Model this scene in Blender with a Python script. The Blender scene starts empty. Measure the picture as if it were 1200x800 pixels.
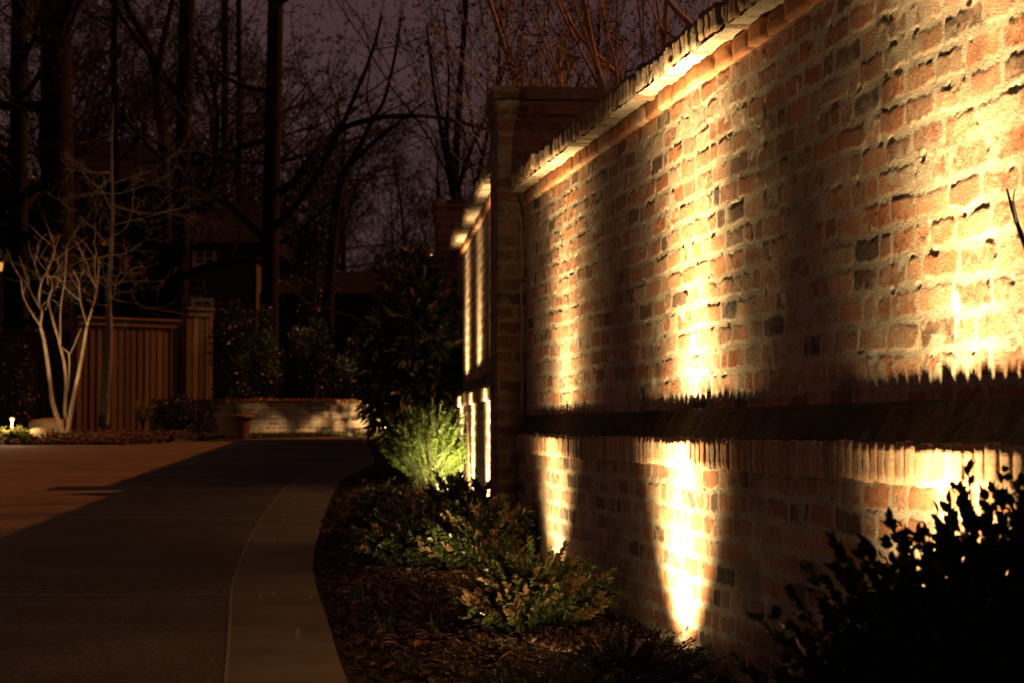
import bpy, math, random
import numpy as np
from mathutils import Vector, Matrix

R = math.radians
sc = bpy.context.scene
COL = sc.collection
FPX, CX, CY = 2400.0, 600.0, 400.0        # focal length / centre in photograph pixels
EYE = 0.8
PITCH = math.atan(100.0 / FPX)

# ------------------------------------------------------------------ helpers
def g(y):
    """height of the gently rising ground at distance y"""
    y = np.asarray(y, dtype=float)
    return np.where(y < 30, 0.026 * (y - 7), 0.598 + 0.12 * (1 - np.exp(-(np.maximum(y, 30) - 30) * 0.026 / 0.12)))

def gz(y):
    return float(g(y))

def at(X, Y, d):
    """photo pixel + forward distance -> world point"""
    c, s = math.cos(PITCH), math.sin(PITCH)
    px, py = (X - CX) / FPX, (CY - Y) / FPX
    fy, fz = c - py * s, s + py * c
    k = d / fy
    return Vector((px * k, d, EYE + fz * k))

def tag(o, label=None, cat=None, group=None, kind=None):
    if label: o['label'] = label
    if cat: o['category'] = cat
    if group: o['group'] = group
    if kind: o['kind'] = kind
    return o

def empty(name, loc, label, cat, group=None, rz=0.0):
    o = bpy.data.objects.new(name, None)
    COL.objects.link(o)
    o.location = loc
    o.rotation_euler = (0, 0, rz)
    o.empty_display_size = 0.2
    tag(o, label, cat, group)
    return o

def mesh_np(name, V, quads=None, tris=None, mat=None, parent=None, col=None, smooth=False, local=True):
    """one mesh object from numpy arrays; vertices are given in world space"""
    V = np.asarray(V, dtype=np.float32).reshape(-1, 3)
    if parent is not None and local:
        loc = np.array(parent.location, dtype=np.float32)
        if parent.parent is not None:
            loc = loc + np.array(parent.parent.location, dtype=np.float32)
        V = V - loc
    me = bpy.data.meshes.new(name)
    q = np.zeros((0, 4), np.int32) if quads is None else np.asarray(quads, np.int32).reshape(-1, 4)
    t = np.zeros((0, 3), np.int32) if tris is None else np.asarray(tris, np.int32).reshape(-1, 3)
    me.vertices.add(len(V))
    me.vertices.foreach_set('co', V.ravel())
    loops = np.concatenate([q.ravel(), t.ravel()]).astype(np.int32)
    me.loops.add(len(loops))
    me.loops.foreach_set('vertex_index', loops)
    n = len(q) + len(t)
    me.polygons.add(n)
    st = np.concatenate([np.arange(len(q)) * 4, len(q) * 4 + np.arange(len(t)) * 3]).astype(np.int32)
    me.polygons.foreach_set('loop_start', st)
    me.polygons.foreach_set('use_smooth', np.full(n, bool(smooth)))
    me.update(calc_edges=True)
    me.validate()
    if col is not None:
        c = np.ones((len(V), 4), np.float32)
        c[:, :3] = col
        a = me.color_attributes.new('Col', 'FLOAT_COLOR', 'POINT')
        a.data.foreach_set('color', c.ravel())
    if mat: me.materials.append(mat)
    o = bpy.data.objects.new(name, me)
    COL.objects.link(o)
    if parent is not None: o.parent = parent
    return o

class MB:
    """collects pieces of ONE mesh"""
    def __init__(s): s.V, s.Q, s.T, s.C, s.n = [], [], [], [], 0
    def add(s, V, Q=None, T=None, col=None):
        V = np.asarray(V, float).reshape(-1, 3)
        if Q is not None and len(Q): s.Q.append(np.asarray(Q, int).reshape(-1, 4) + s.n)
        if T is not None and len(T): s.T.append(np.asarray(T, int).reshape(-1, 3) + s.n)
        s.V.append(V)
        c = np.ones((len(V), 3)) * 0.5
        if col is not None: c[:] = col
        s.C.append(c)
        s.n += len(V)
    def box(s, c, h, rot=None, col=None):
        b = np.array([[x, y, z] for x in (-1, 1) for y in (-1, 1) for z in (-1, 1)], float) * h
        if rot is not None: b = b @ np.asarray(rot).T
        f = [[0, 1, 3, 2], [4, 6, 7, 5], [0, 4, 5, 1], [2, 3, 7, 6], [0, 2, 6, 4], [1, 5, 7, 3]]
        s.add(b + np.asarray(c, float), f, col=col)
    def tube(s, P, rad, n=5, col=None, cap=True):
        P = np.asarray(P, float); m = len(P)
        rad = np.ones(m) * rad
        T = np.gradient(P, axis=0)
        T /= np.linalg.norm(T, axis=1, keepdims=True) + 1e-9
        ref = np.array([0.31, 0.22, 0.93]) if abs(T[0] @ np.array([0.31, 0.22, 0.93])) < 0.9 else np.array([1.0, 0, 0])
        A = np.cross(T, ref); A /= np.linalg.norm(A, axis=1, keepdims=True) + 1e-9
        B = np.cross(T, A)
        th = np.arange(n) / n * 2 * math.pi
        V = P[:, None] + rad[:, None, None] * (A[:, None] * np.cos(th)[None, :, None] + B[:, None] * np.sin(th)[None, :, None])
        i = np.arange(m - 1)[:, None] * n; j = np.arange(n)[None]; k = (j + 1) % n
        Q = np.stack([i + j, i + k, i + n + k, i + n + j], -1).reshape(-1, 4)
        Tt = None
        V = V.reshape(-1, 3)
        if cap:
            V = np.vstack([V, P[:1], P[-1:]])
            a, b = m * n, m * n + 1
            jj = np.arange(n); kk = (jj + 1) % n
            Tt = np.vstack([np.stack([jj * 0 + a, kk, jj], -1), np.stack([jj * 0 + b, (m - 1) * n + jj, (m - 1) * n + kk], -1)])
        s.add(V, Q, Tt, col)
    def lathe(s, c, prof, n=24, col=None):
        prof = np.asarray(prof, float); m = len(prof)
        th = np.arange(n) / n * 2 * math.pi
        V = np.stack([prof[:, :1] * np.cos(th), prof[:, :1] * np.sin(th), np.repeat(prof[:, 1:], n, 1)], -1).reshape(-1, 3) + np.asarray(c, float)
        i = np.arange(m - 1)[:, None] * n; j = np.arange(n)[None]; k = (j + 1) % n
        s.add(V, np.stack([i + j, i + k, i + n + k, i + n + j], -1).reshape(-1, 4), col=col)
    def build(s, name, mat, parent=None, smooth=False):
        return mesh_np(name, np.vstack(s.V), np.vstack(s.Q) if s.Q else None, np.vstack(s.T) if s.T else None,
                       mat, parent, np.vstack(s.C), smooth)

# ---- numpy value noise
_tab = np.random.RandomState(7).rand(8, 256, 256)
def vn(x, y, seed=0):
    x = x + seed * 17.31; y = y + seed * 9.77
    xi = np.floor(x).astype(int); yi = np.floor(y).astype(int)
    fx = x - xi; fy = y - yi
    fx = fx * fx * (3 - 2 * fx); fy = fy * fy * (3 - 2 * fy)
    t = _tab[seed % 8]
    a = t[xi & 255, yi & 255]; b = t[(xi + 1) & 255, yi & 255]
    c = t[xi & 255, (yi + 1) & 255]; d = t[(xi + 1) & 255, (yi + 1) & 255]
    return (a * (1 - fx) + b * fx) * (1 - fy) + (c * (1 - fx) + d * fx) * fy
def fbm(x, y, seed=0, oc=4):
    v = 0; amp = 0.5; tot = 0
    for o in range(oc):
        v = v + amp * vn(x * 2 ** o, y * 2 ** o, seed + o * 3); tot += amp; amp *= 0.5
    return v / tot
def sst(a, b, x):
    t = np.clip((x - a) / (b - a), 0, 1)
    return t * t * (3 - 2 * t)

# ------------------------------------------------------------------ materials
def new_mat(name):
    m = bpy.data.materials.new(name); m.use_nodes = True
    nt = m.node_tree
    return m, nt, nt.nodes['Principled BSDF']

def mat_col(name, rough=0.85, bump=0.0, scale=120.0, spec=0.3, vary=0.25, trans=False):
    """material that reads the mesh's own colour attribute, with grain and bump"""
    m, nt, b = new_mat(name)
    at_ = nt.nodes.new('ShaderNodeAttribute'); at_.attribute_name = 'Col'
    tc = nt.nodes.new('ShaderNodeTexCoord')
    nz = nt.nodes.new('ShaderNodeTexNoise'); nz.inputs['Scale'].default_value = scale; nz.inputs['Detail'].default_value = 6
    nt.links.new(tc.outputs['Object'], nz.inputs['Vector'])
    mr = nt.nodes.new('ShaderNodeMapRange')
    mr.inputs['From Min'].default_value = 0.3; mr.inputs['From Max'].default_value = 0.7
    mr.inputs['To Min'].default_value = 1 - vary; mr.inputs['To Max'].default_value = 1 + vary
    nt.links.new(nz.outputs['Fac'], mr.inputs['Value'])
    mx = nt.nodes.new('ShaderNodeVectorMath'); mx.operation = 'SCALE'
    nt.links.new(at_.outputs['Color'], mx.inputs[0]); nt.links.new(mr.outputs['Result'], mx.inputs['Scale'])
    nt.links.new(mx.outputs['Vector'], b.inputs['Base Color'])
    b.inputs['Roughness'].default_value = rough
    b.inputs['Specular IOR Level'].default_value = spec
    if bump:
        bp = nt.nodes.new('ShaderNodeBump'); bp.inputs['Strength'].default_value = 0.8; bp.inputs['Distance'].default_value = bump
        nt.links.new(nz.outputs['Fac'], bp.inputs['Height']); nt.links.new(bp.outputs['Normal'], b.inputs['Normal'])
    return m

def mat_plain(name, c, rough=0.8, vary=0.3, scale=20, bump=0.0, metal=0.0, spec=0.3, c2=None, stretch=None):
    m, nt, b = new_mat(name)
    tc = nt.nodes.new('ShaderNodeTexCoord')
    nz = nt.nodes.new('ShaderNodeTexNoise'); nz.inputs['Scale'].default_value = scale; nz.inputs['Detail'].default_value = 8
    nz.inputs['Roughness'].default_value = 0.65
    src = tc.outputs['Object']
    if stretch:
        mp = nt.nodes.new('ShaderNodeMapping'); mp.inputs['Scale'].default_value = stretch
        nt.links.new(src, mp.inputs['Vector']); src = mp.outputs['Vector']
    nt.links.new(src, nz.inputs['Vector'])
    rp = nt.nodes.new('ShaderNodeValToRGB')
    lo = [x * (1 - vary) for x in c]; hi = [min(1, x * (1 + vary)) for x in (c2 or c)]
    rp.color_ramp.elements[0].position = 0.3; rp.color_ramp.elements[0].color = (*lo, 1)
    rp.color_ramp.elements[1].position = 0.7; rp.color_ramp.elements[1].color = (*hi, 1)
    nt.links.new(nz.outputs['Fac'], rp.inputs['Fac']); nt.links.new(rp.outputs['Color'], b.inputs['Base Color'])
    b.inputs['Roughness'].default_value = rough; b.inputs['Metallic'].default_value = metal
    b.inputs['Specular IOR Level'].default_value = spec
    if bump:
        bp = nt.nodes.new('ShaderNodeBump'); bp.inputs['Strength'].default_value = 0.8; bp.inputs['Distance'].default_value = bump
        nt.links.new(nz.outputs['Fac'], bp.inputs['Height']); nt.links.new(bp.outputs['Normal'], b.inputs['Normal'])
    return m

def mat_leaf(name, rough=0.4, trans=0.25, spec=0.5):
    m, nt, b = new_mat(name)
    at_ = nt.nodes.new('ShaderNodeAttribute'); at_.attribute_name = 'Col'
    nt.links.new(at_.outputs['Color'], b.inputs['Base Color'])
    b.inputs['Roughness'].default_value = rough; b.inputs['Specular IOR Level'].default_value = spec
    tr = nt.nodes.new('ShaderNodeBsdfTranslucent')
    nt.links.new(at_.outputs['Color'], tr.inputs['Color'])
    ms = nt.nodes.new('ShaderNodeMixShader'); ms.inputs['Fac'].default_value = trans
    nt.links.new(b.outputs['BSDF'], ms.inputs[1]); nt.links.new(tr.outputs['BSDF'], ms.inputs[2])
    nt.links.new(ms.outputs['Shader'], nt.nodes['Material Output'].inputs['Surface'])
    return m

def mat_emit(name, c, s):
    m, nt, b = new_mat(name)
    b.inputs['Base Color'].default_value = (*c, 1)
    b.inputs['Emission Color'].default_value = (*c, 1); b.inputs['Emission Strength'].default_value = s
    return m

M_BRICK = mat_col('old brick', 0.9, 0.003, 190, 0.2, 0.42)
M_CORE = mat_plain('lime mortar', (0.36, 0.30, 0.21), 0.95, 0.25, 60, 0.004)
M_ASPH = mat_plain('aggregate paving', (0.092, 0.070, 0.052), 0.9, 0.85, 55, 0.006)
def stains(m, amt, scale):
    nt = m.node_tree; b = nt.nodes['Principled BSDF']; lk = b.inputs['Base Color'].links[0]; src = lk.from_socket
    tc = nt.nodes.new('ShaderNodeTexCoord'); n = nt.nodes.new('ShaderNodeTexNoise'); n.inputs['Scale'].default_value = scale; n.inputs['Detail'].default_value = 5
    nt.links.new(tc.outputs['Object'], n.inputs['Vector'])
    mr = nt.nodes.new('ShaderNodeMapRange'); mr.inputs['From Min'].default_value = .35; mr.inputs['From Max'].default_value = .65
    mr.inputs['To Min'].default_value = 1 - amt; mr.inputs['To Max'].default_value = 1 + amt
    nt.links.new(n.outputs['Fac'], mr.inputs['Value'])
    v = nt.nodes.new('ShaderNodeVectorMath'); v.operation = 'SCALE'
    nt.links.new(src, v.inputs[0]); nt.links.new(mr.outputs['Result'], v.inputs['Scale']); nt.links.new(v.outputs['Vector'], b.inputs['Base Color'])
stains(M_ASPH, 0.22, 1.1)
M_BORD = mat_plain('brushed concrete', (0.135, 0.108, 0.082), 0.85, 0.22, 9, 0.002, stretch=(0.6, 3.0, 1.0))
stains(M_BORD, 0.18, 2.3)
M_JOINT = mat_plain('pale joint', (0.24, 0.21, 0.17), 0.9, 0.3, 30)
M_SOIL = mat_plain('dark soil', (0.035, 0.022, 0.014), 0.95, 0.5, 30, 0.02)
M_GROUND = mat_plain('winter turf', (0.035, 0.04, 0.018), 0.95, 0.5, 6, 0.02)
M_GRASS = mat_leaf('grass blades', 0.6, 0.2, 0.3)
M_CHIP = mat_col('bark chips', 0.85, 0, 60, 0.25, 0.3)
M_LEAF = mat_leaf('leaf', 0.38, 0.22, 0.5)
M_BUD = mat_leaf('spring buds', 0.9, 0.1, 0.05)
M_GLOSS = mat_leaf('glossy leaf', 0.25, 0.1, 0.6)
M_BARK = mat_plain('dark bark', (0.013, 0.011, 0.009), 0.95, 0.5, 7, 0.02, spec=0.1, stretch=(3, 3, 0.6))
M_TWIG = mat_plain('twig bark', (0.022, 0.017, 0.013), 0.9, 0.3, 15)
M_TWIGO = mat_plain('reddish twig bark', (0.27, 0.2, 0.13), 0.7, 0.3, 15)
M_PALE = mat_plain('smooth pale bark', (0.34, 0.26, 0.175), 0.75, 0.5, 16, 0.004, stretch=(2, 2, 0.6))
M_GREYB = mat_plain('grey bark', (0.16, 0.14, 0.115), 0.9, 0.35, 18, 0.006)
M_WOOD = mat_col('fence cedar', 0.8, 0.002, 30, 0.25, 0.3)
M_TERRA = mat_plain('terracotta', (0.15, 0.08, 0.05), 0.85, 0.25, 14, 0.003)
M_BRONZE = mat_plain('bronze metal', (0.06, 0.045, 0.03), 0.45, 0.3, 40, 0, 0.8)
M_STONE = mat_plain('sandstone boulder', (0.32, 0.23, 0.13), 0.9, 0.35, 7, 0.03)
M_ROOF = mat_plain('dark shingle', (0.011, 0.011, 0.012), 1.0, 0.3, 4, 0.01, spec=0.02)
M_HOUSE = mat_plain('painted brick', (0.055, 0.042, 0.028), 0.95, 0.2, 3)
M_HOUSED = mat_plain('dark siding', (0.02, 0.018, 0.016), 0.95, 0.2, 3, spec=0.1)
M_WHITE = mat_plain('white trim', (0.75, 0.70, 0.63), 0.6, 0.1, 8)
M_GLASS = mat_plain('dark window glass', (0.012, 0.012, 0.014), 0.15, 0.1, 3, 0, 0, 0.5)
M_CABLE = mat_plain('weathered conduit', (0.33, 0.27, 0.2), 0.7, 0.2, 30)
M_LENS = mat_emit('lamp lens', (1.0, 0.72, 0.38), 6.0)
M_GLOW = mat_emit('lamp glass', (1.0, 0.66, 0.28), 3.5)
M_PORCH = mat_emit('porch lamp glass', (1.0, 0.45, 0.12), 0.8)

# ------------------------------------------------------------------ brickwork
PAL = np.array([[0.44, 0.20, 0.10], [0.40, 0.16, 0.075], [0.46, 0.27, 0.16], [0.30, 0.14, 0.08],
                [0.42, 0.23, 0.12], [0.16, 0.095, 0.06], [0.10, 0.07, 0.055], [0.44, 0.31, 0.2], [0.36, 0.19, 0.11]])
PALW = np.array([0.18, 0.14, 0.16, 0.11, 0.14, 0.07, 0.04, 0.08, 0.08])
MORTAR = np.array([0.45, 0.385, 0.27])

def hsh(i, k):
    v = np.sin(i * 12.9898 + k * 78.233) * 43758.5453
    return v - np.floor(v)

def brickfield(S, Z, seed, course=0.075, stretch=0.72, length=200.0):
    """outward relief (m) and colour of an old, roughly pointed brick face at wall coordinates S, Z"""
    rs = np.random.RandomState(seed)
    S2 = S + 0.010 * (fbm(S * 9, Z * 14, seed, 2) - 0.5) * 2 + 0.005 * (vn(S * 45, Z * 60, seed + 1) - 0.5) * 2
    Z2 = Z + 0.009 * (vn(S * 1.7, Z * 0.8, seed + 2) - 0.5) * 2 + 0.005 * (vn(S * 9, Z * 9, seed + 3) - 0.5) * 2 + 0.004 * (vn(S * 40, Z * 40, seed + 4) - 0.5) * 2
    ci = np.floor(Z2 / course).astype(int)
    fz = Z2 - ci * course
    L = np.zeros_like(S); Rr = np.zeros_like(S); idx = np.zeros(S.shape, int)
    smin, smax = S.min() - 0.5, S.max() + 0.5
    for c in np.unique(ci):
        n = int((smax - smin) / 0.1) + 4
        ln = np.where(rs.rand(n) < stretch, 0.208 + 0.018 * rs.randn(n), 0.105 + 0.008 * rs.randn(n))
        e = smin - rs.rand() * 0.2 + np.concatenate([[0], np.cumsum(np.maximum(ln, 0.06))])
        mk = ci == c
        k = np.clip(np.searchsorted(e, S2[mk]), 1, len(e) - 1)
        idx[mk] = k; L[mk] = e[k - 1]; Rr[mk] = e[k]
    bid = (ci * 131 + idx * 7 + seed * 13).astype(float)
    r = [hsh(bid, k) for k in range(1, 8)]
    ds = np.minimum(S2 - L, Rr - S2) - 0.0070 - 0.003 * r[0]
    dz = np.minimum(fz, course - fz) - 0.0080 - 0.003 * r[1]
    k = 0.013
    d = k - np.hypot(np.maximum(k - ds, 0), np.maximum(k - dz, 0))
    d = d + 0.006 * (fbm(S * 55, Z * 55, seed + 5, 2) - 0.5) * 2
    face = sst(-0.001, 0.0055, d)
    smear = sst(0.54, 0.68, fbm(S * 4.5, Z * 7, seed + 2, 4)) * sst(0.35, 0.62, fbm(S * 28, Z * 36, seed + 6, 3))
    fineB = fbm(S * 90, Z * 90, seed + 1, 3) - 0.5
    mort = 0.004 * (fbm(S * 14, Z * 22, seed + 3, 3) - 0.35) * 2 + 0.0035 * fineB
    tilt = (r[2] - 0.5) * 0.012 * (S2 - (L + Rr) / 2) / 0.1 + (r[3] - 0.5) * 0.012 * (fz - course / 2) / 0.04
    brick = 0.0075 + 0.010 * (r[4] - 0.5) + tilt + 0.003 * fineB
    brick = brick + 0.006 * (fbm(S * 33, Z * 33, seed + 7, 3) - 0.5) * (0.4 + r[2])
    dmg = (r[5] > 0.72) * sst(0.5, 0.66, fbm(S * 26, Z * 26, seed + 4, 3))
    brick = brick - 0.010 * dmg
    pit = sst(0.80, 0.88, vn(S * 110, Z * 110, seed + 7)) * (r[6] > 0.45)
    brick = brick - 0.005 * pit
    h = mort * (1 - face) + brick * face
    h = np.maximum(h, (0.009 + 0.004 * fineB) * smear)
    h = h + 0.012 * (fbm(S * 0.9, Z * 1.3, seed + 5, 2) - 0.5)
    gap = sst(0.80, 0.9, vn(S * 23, Z * 30, seed + 6)) * (1 - face)
    h = (h - 0.016 * gap) * 0.21
    cum = np.cumsum(PALW / PALW.sum())
    cls = np.clip(np.searchsorted(cum, hsh(bid, 11)), 0, len(PAL) - 1)
    cb = PAL[cls] * (0.82 + 0.36 * hsh(bid, 12))[:, None] * (0.72 + 0.56 * fbm(S * 20, Z * 20, seed + 2, 3))[:, None] * (0.8 + 0.4 * vn(S * 140, Z * 140, seed + 3))[:, None]
    dust = (0.45 * sst(0.4, 0.7, fbm(S * 6, Z * 6, seed + 3, 3)) * sst(0.3, 0.7, fbm(S * 45, Z * 45, seed + 5, 3)))[:, None]
    cb = cb * (1 - 0.6 * pit)[:, None]
    cb = cb * (1 - dust) + MORTAR * 0.95 * dust
    soot = sst(0.62, 0.8, fbm(S * 2.2, Z * 3.1, seed + 7, 4))[:, None] * 0.45
    cm = MORTAR * (0.7 + 0.55 * fbm(S * 10, Z * 10, seed + 4, 3))[:, None]
    f = np.clip(face * (1 - smear), 0, 1)[:, None]
    c = cb * f + cm * (1 - f)
    c = c * (1 - soot)
    efl = sst(0.76, 0.84, fbm(S * 7, Z * 9, seed + 1, 4))[:, None]
    c = c * (1 - efl) + np.array([0.6, 0.57, 0.5]) * efl
    return h, c

def grid_quads(nu, nv, wrap=False):
    m = nu if wrap else nu - 1
    i = np.arange(m)[:, None]; j = np.arange(nv - 1)[None]
    k = (i + 1) % nu
    return np.stack([i * nv + j, k * nv + j, k * nv + j + 1, i * nv + j + 1], -1).reshape(-1, 4)

# rounded brick template
def brick_template(n=4):
    V, Q, ix = [], [], {}
    def vid(p):
        key = tuple(np.round(p, 5))
        if key not in ix: ix[key] = len(V); V.append(p)
        return ix[key]
    t = np.linspace(-1, 1, n + 1)
    for ax in range(3):
        for sg in (-1, 1):
            for a in range(n):
                for b in range(n):
                    q = []
                    for (da, db) in ((0, 0), (1, 0), (1, 1), (0, 1)):
                        p = np.zeros(3); p[ax] = sg; p[(ax + 1) % 3] = t[a + da]; p[(ax + 2) % 3] = t[b + db]
                        q.append(vid(p))
                    Q.append(q if sg > 0 else q[::-1])
    return np.array(V), np.array(Q)
BT_V, BT_Q = brick_template(4)
BRS = np.random.RandomState(3)

def add_brick(mb, origin, ax, half, col, jit=0.0016, rnd=0.010, shear=None, top_shade=None):
    """one worn brick: ax = 3 axis vectors (rows), half extents"""
    half = np.asarray(half, float)
    P = BT_V * half
    lim = np.maximum(half - rnd, half * 0.3)
    q = np.clip(P, -lim, lim); dlt = P - q
    ln = np.linalg.norm(dlt, axis=1, keepdims=True)
    mxl = np.maximum(np.abs(dlt).max(axis=1, keepdims=True), 1e-9)
    P = q + dlt * np.where(ln > 1e-9, mxl / np.maximum(ln, 1e-9), 1)
    if shear is not None: P = shear(P, BT_V)
    P = P + BRS.randn(*P.shape) * jit
    c = np.asarray(col) * (0.85 + 0.3 * BRS.rand(len(P), 1))
    if top_shade is not None:      # shade painted on the upper surface of the ledge bricks
        k = (BT_V[:, 2] > 0.9) & (BT_V[:, 1] < 0.9)
        c[k] = c[k] * top_shade * np.array([0.8, 0.9, 0.85])
    mb.add(np.asarray(origin) + P @ np.asarray(ax), BT_Q, col=c)

Z_ROW0, Z_EDGE, Z_INNER = 0.668, 0.765, 0.857
Z_CORB, Z_COP, Z_TOP = 1.945, 2.015, 2.108

def wall_bay(label, p0, a, length, zoff, seed, ds, dz, far_low=0.0, bury=0.35, hf_len=None):
    """a panelled garden-wall bay: plinth, sloped brick ledge, upper face, corbel course, coping"""
    a = np.array([a[0], a[1], 0.0]); a /= np.linalg.norm(a)
    n = np.array([-a[1], a[0], 0.0])
    if n[0] > 0: n = -n
    up = np.array([0, 0, 1.0])
    p0 = np.array([p0[0], p0[1], 0.0])
    W = lambda s, o, z: p0 + np.multiply.outer(s, a) + np.multiply.outer(o, n) + np.multiply.outer(z + zoff, up)
    base = p0 + a * length * 0.5
    root = empty('brick_wall', (base[0], base[1], gz(base[1])), label, 'wall', 'bays of the old brick garden wall')
    hl = hf_len or length
    def field(name, z0, z1, off, sd):
        nu = int(hl / ds) + 1; nv = int((z1 - z0) / dz) + 1
        s, z = np.meshgrid(np.linspace(0, hl, nu), np.linspace(z0, z1, nv), indexing='ij')
        s, z = s.ravel(), z.ravel()
        h, c = brickfield(s, z, sd)
        mesh_np(name, W(s, off + h, z), grid_quads(nu, nv), None, M_BRICK, root, c, smooth=True)
    field('upper_face', Z_INNER - 0.07, Z_CORB + 0.03, -0.006, seed)
    field('plinth', -bury, Z_ROW0 + 0.02, 0.039, seed + 1)
    # solid core behind the faces
    mb = MB()
    rot = np.stack([a, n, up], 1)
    mb.box(W(length / 2, -0.19, (Z_COP - bury) / 2), (length / 2, 0.165, (Z_COP + bury) / 2), rot)
    mb.box(W(length / 2, 0.0, (Z_ROW0 - bury) / 2), (length / 2, 0.024, (Z_ROW0 + bury) / 2), rot)
    if hf_len:
        mb.box(W((length + hl) / 2, 0.01, (Z_COP - bury) / 2), ((length - hl) / 2, 0.03, (Z_COP + bury) / 2), rot)
    mb.build('core', M_CORE, root)
    rs = np.random.RandomState(seed + 40)
    def hue(pale):
        c = PAL[rs.choice(len(PAL), p=PALW / PALW.sum())]
        return c * (1 - pale) + np.array([0.45, 0.37, 0.25]) * pale
    # ledge: bricks on edge with a sloping top
    mb = MB(); s = 0.01
    def slope(P, T):
        o = P.copy()
        top = (T[:, 2] + 1) / 2
        inn = np.clip(-(P[:, 1] - 0.08) / 0.16, 0, 1)      # 0 at front, 1 at back
        o[:, 2] = P[:, 2] + top * np.minimum(inn * 0.16, 0.062) * 1.55
        return o
    while s < length - 0.03:
        w = 0.0305 + 0.003 * rs.randn()
        pr = 0.0016 * rs.randn() + (0.003 * rs.rand() if rs.rand() < 0.2 else 0); hz = 0.0028 * rs.randn()
        sk = R(1.6) * rs.randn()
        ax = np.stack([a * math.cos(sk) + up * math.sin(sk), n, up * math.cos(sk) - a * math.sin(sk)])
        zc = (Z_ROW0 + Z_EDGE) / 2
        add_brick(mb, W(s + w, 0.057 - 0.08 + pr, zc + hz), ax, (w - 0.0035, 0.08, (Z_EDGE - Z_ROW0) / 2), hue(0.35), 0.0012, 0.0045)
        s += 2 * w + 0.001 + 0.004 * rs.rand()
    lg = mb.build('ledge', M_BRICK, root, True)
    nu, nv = int(length / max(ds, 0.008)), 26               # bricks of the sloping top, with its shade put into a darkened colour
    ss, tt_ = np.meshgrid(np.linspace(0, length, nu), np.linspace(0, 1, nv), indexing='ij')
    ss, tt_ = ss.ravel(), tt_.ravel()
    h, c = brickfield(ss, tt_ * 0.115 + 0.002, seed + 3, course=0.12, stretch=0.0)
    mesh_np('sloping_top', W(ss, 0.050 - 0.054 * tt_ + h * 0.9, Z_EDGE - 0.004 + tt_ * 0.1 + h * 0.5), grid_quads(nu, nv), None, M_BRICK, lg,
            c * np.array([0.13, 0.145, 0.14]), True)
    prof = [(0.046, Z_ROW0 + 0.004), (0.044, Z_EDGE - 0.012), (-0.010, Z_INNER - 0.012), (-0.05, Z_INNER - 0.012), (-0.05, Z_ROW0 + 0.004)]
    mb = MB()
    V = np.vstack([[W(q, o, z) for (o, z) in prof] for q in np.linspace(0, length, 60)])
    mb.add(V, [[i * 5 + j, i * 5 + (j + 1) % 5, (i + 1) * 5 + (j + 1) % 5, (i + 1) * 5 + j] for i in range(59) for j in range(5)])
    mb.build('mortar_bed', M_CORE, lg)
    # corbel course
    mb = MB(); s = 0.0
    while s < length - 0.05:
        l = 0.102 + 0.006 * rs.randn() if rs.rand() < 0.8 else 0.05
        c = np.array([0.47, 0.2, 0.09]) * (0.7 + 0.5 * rs.rand()) if rs.rand() < 0.7 else hue(0.2)
        add_brick(mb, W(s + l, 0.018 - 0.06 + 0.003 * rs.randn(), (Z_CORB + Z_COP) / 2 + 0.002 * rs.randn()), np.stack([a, n, up]),
                  (l - 0.005, 0.06, (Z_COP - Z_CORB) / 2 - 0.001), c, 0.0015, 0.012)
        s += 2 * l
    cb = mb.build('corbel_course', M_BRICK, root, True)
    mb = MB(); mb.box(W(length / 2, -0.034, (Z_CORB + Z_COP) / 2), (length / 2, 0.04, (Z_COP - Z_CORB) / 2 - 0.006), rot)
    mb.build('mortar_bed', M_CORE, cb)
    # coping: bricks on edge, overhanging both sides
    mb = MB(); s = 0.0
    while s < length - 0.02:
        w = 0.0315 + 0.003 * rs.randn()
        pr = 0.006 * rs.randn(); hz = 0.006 * rs.randn()
        sk = R(2.2) * rs.randn()
        ax = np.stack([a * math.cos(sk) + up * math.sin(sk), n, up * math.cos(sk) - a * math.sin(sk)])
        add_brick(mb, W(s + w, -0.18 + pr, (Z_COP + Z_TOP) / 2 + hz), ax, (w - 0.002, 0.27, (Z_TOP - Z_COP) / 2), hue(0.5) * 0.7, 0.002, 0.009)
        s += 2 * w + 0.003 * rs.rand()
    cp = mb.build('coping', M_BRICK, root, True)
    nu, nv = int(hl / 0.012), 14                           # rough mortar bedding seen from below
    ss, oo = np.meshgrid(np.linspace(0, hl, nu), np.linspace(0.0, 0.082, nv), indexing='ij')
    ss, oo = ss.ravel(), oo.ravel()
    zz = Z_COP - 0.002 + 0.016 * (fbm(ss * 22, oo * 16, seed, 3) - 0.55)
    mesh_np('mortar_bed', W(ss, oo, zz), grid_quads(nu, nv), None, M_BRICK, cp,
            np.array([0.38, 0.33, 0.23]) * (0.75 + 0.5 * fbm(ss * 30, oo * 30, seed + 3, 3))[:, None], True)
    return W, n, a

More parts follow.
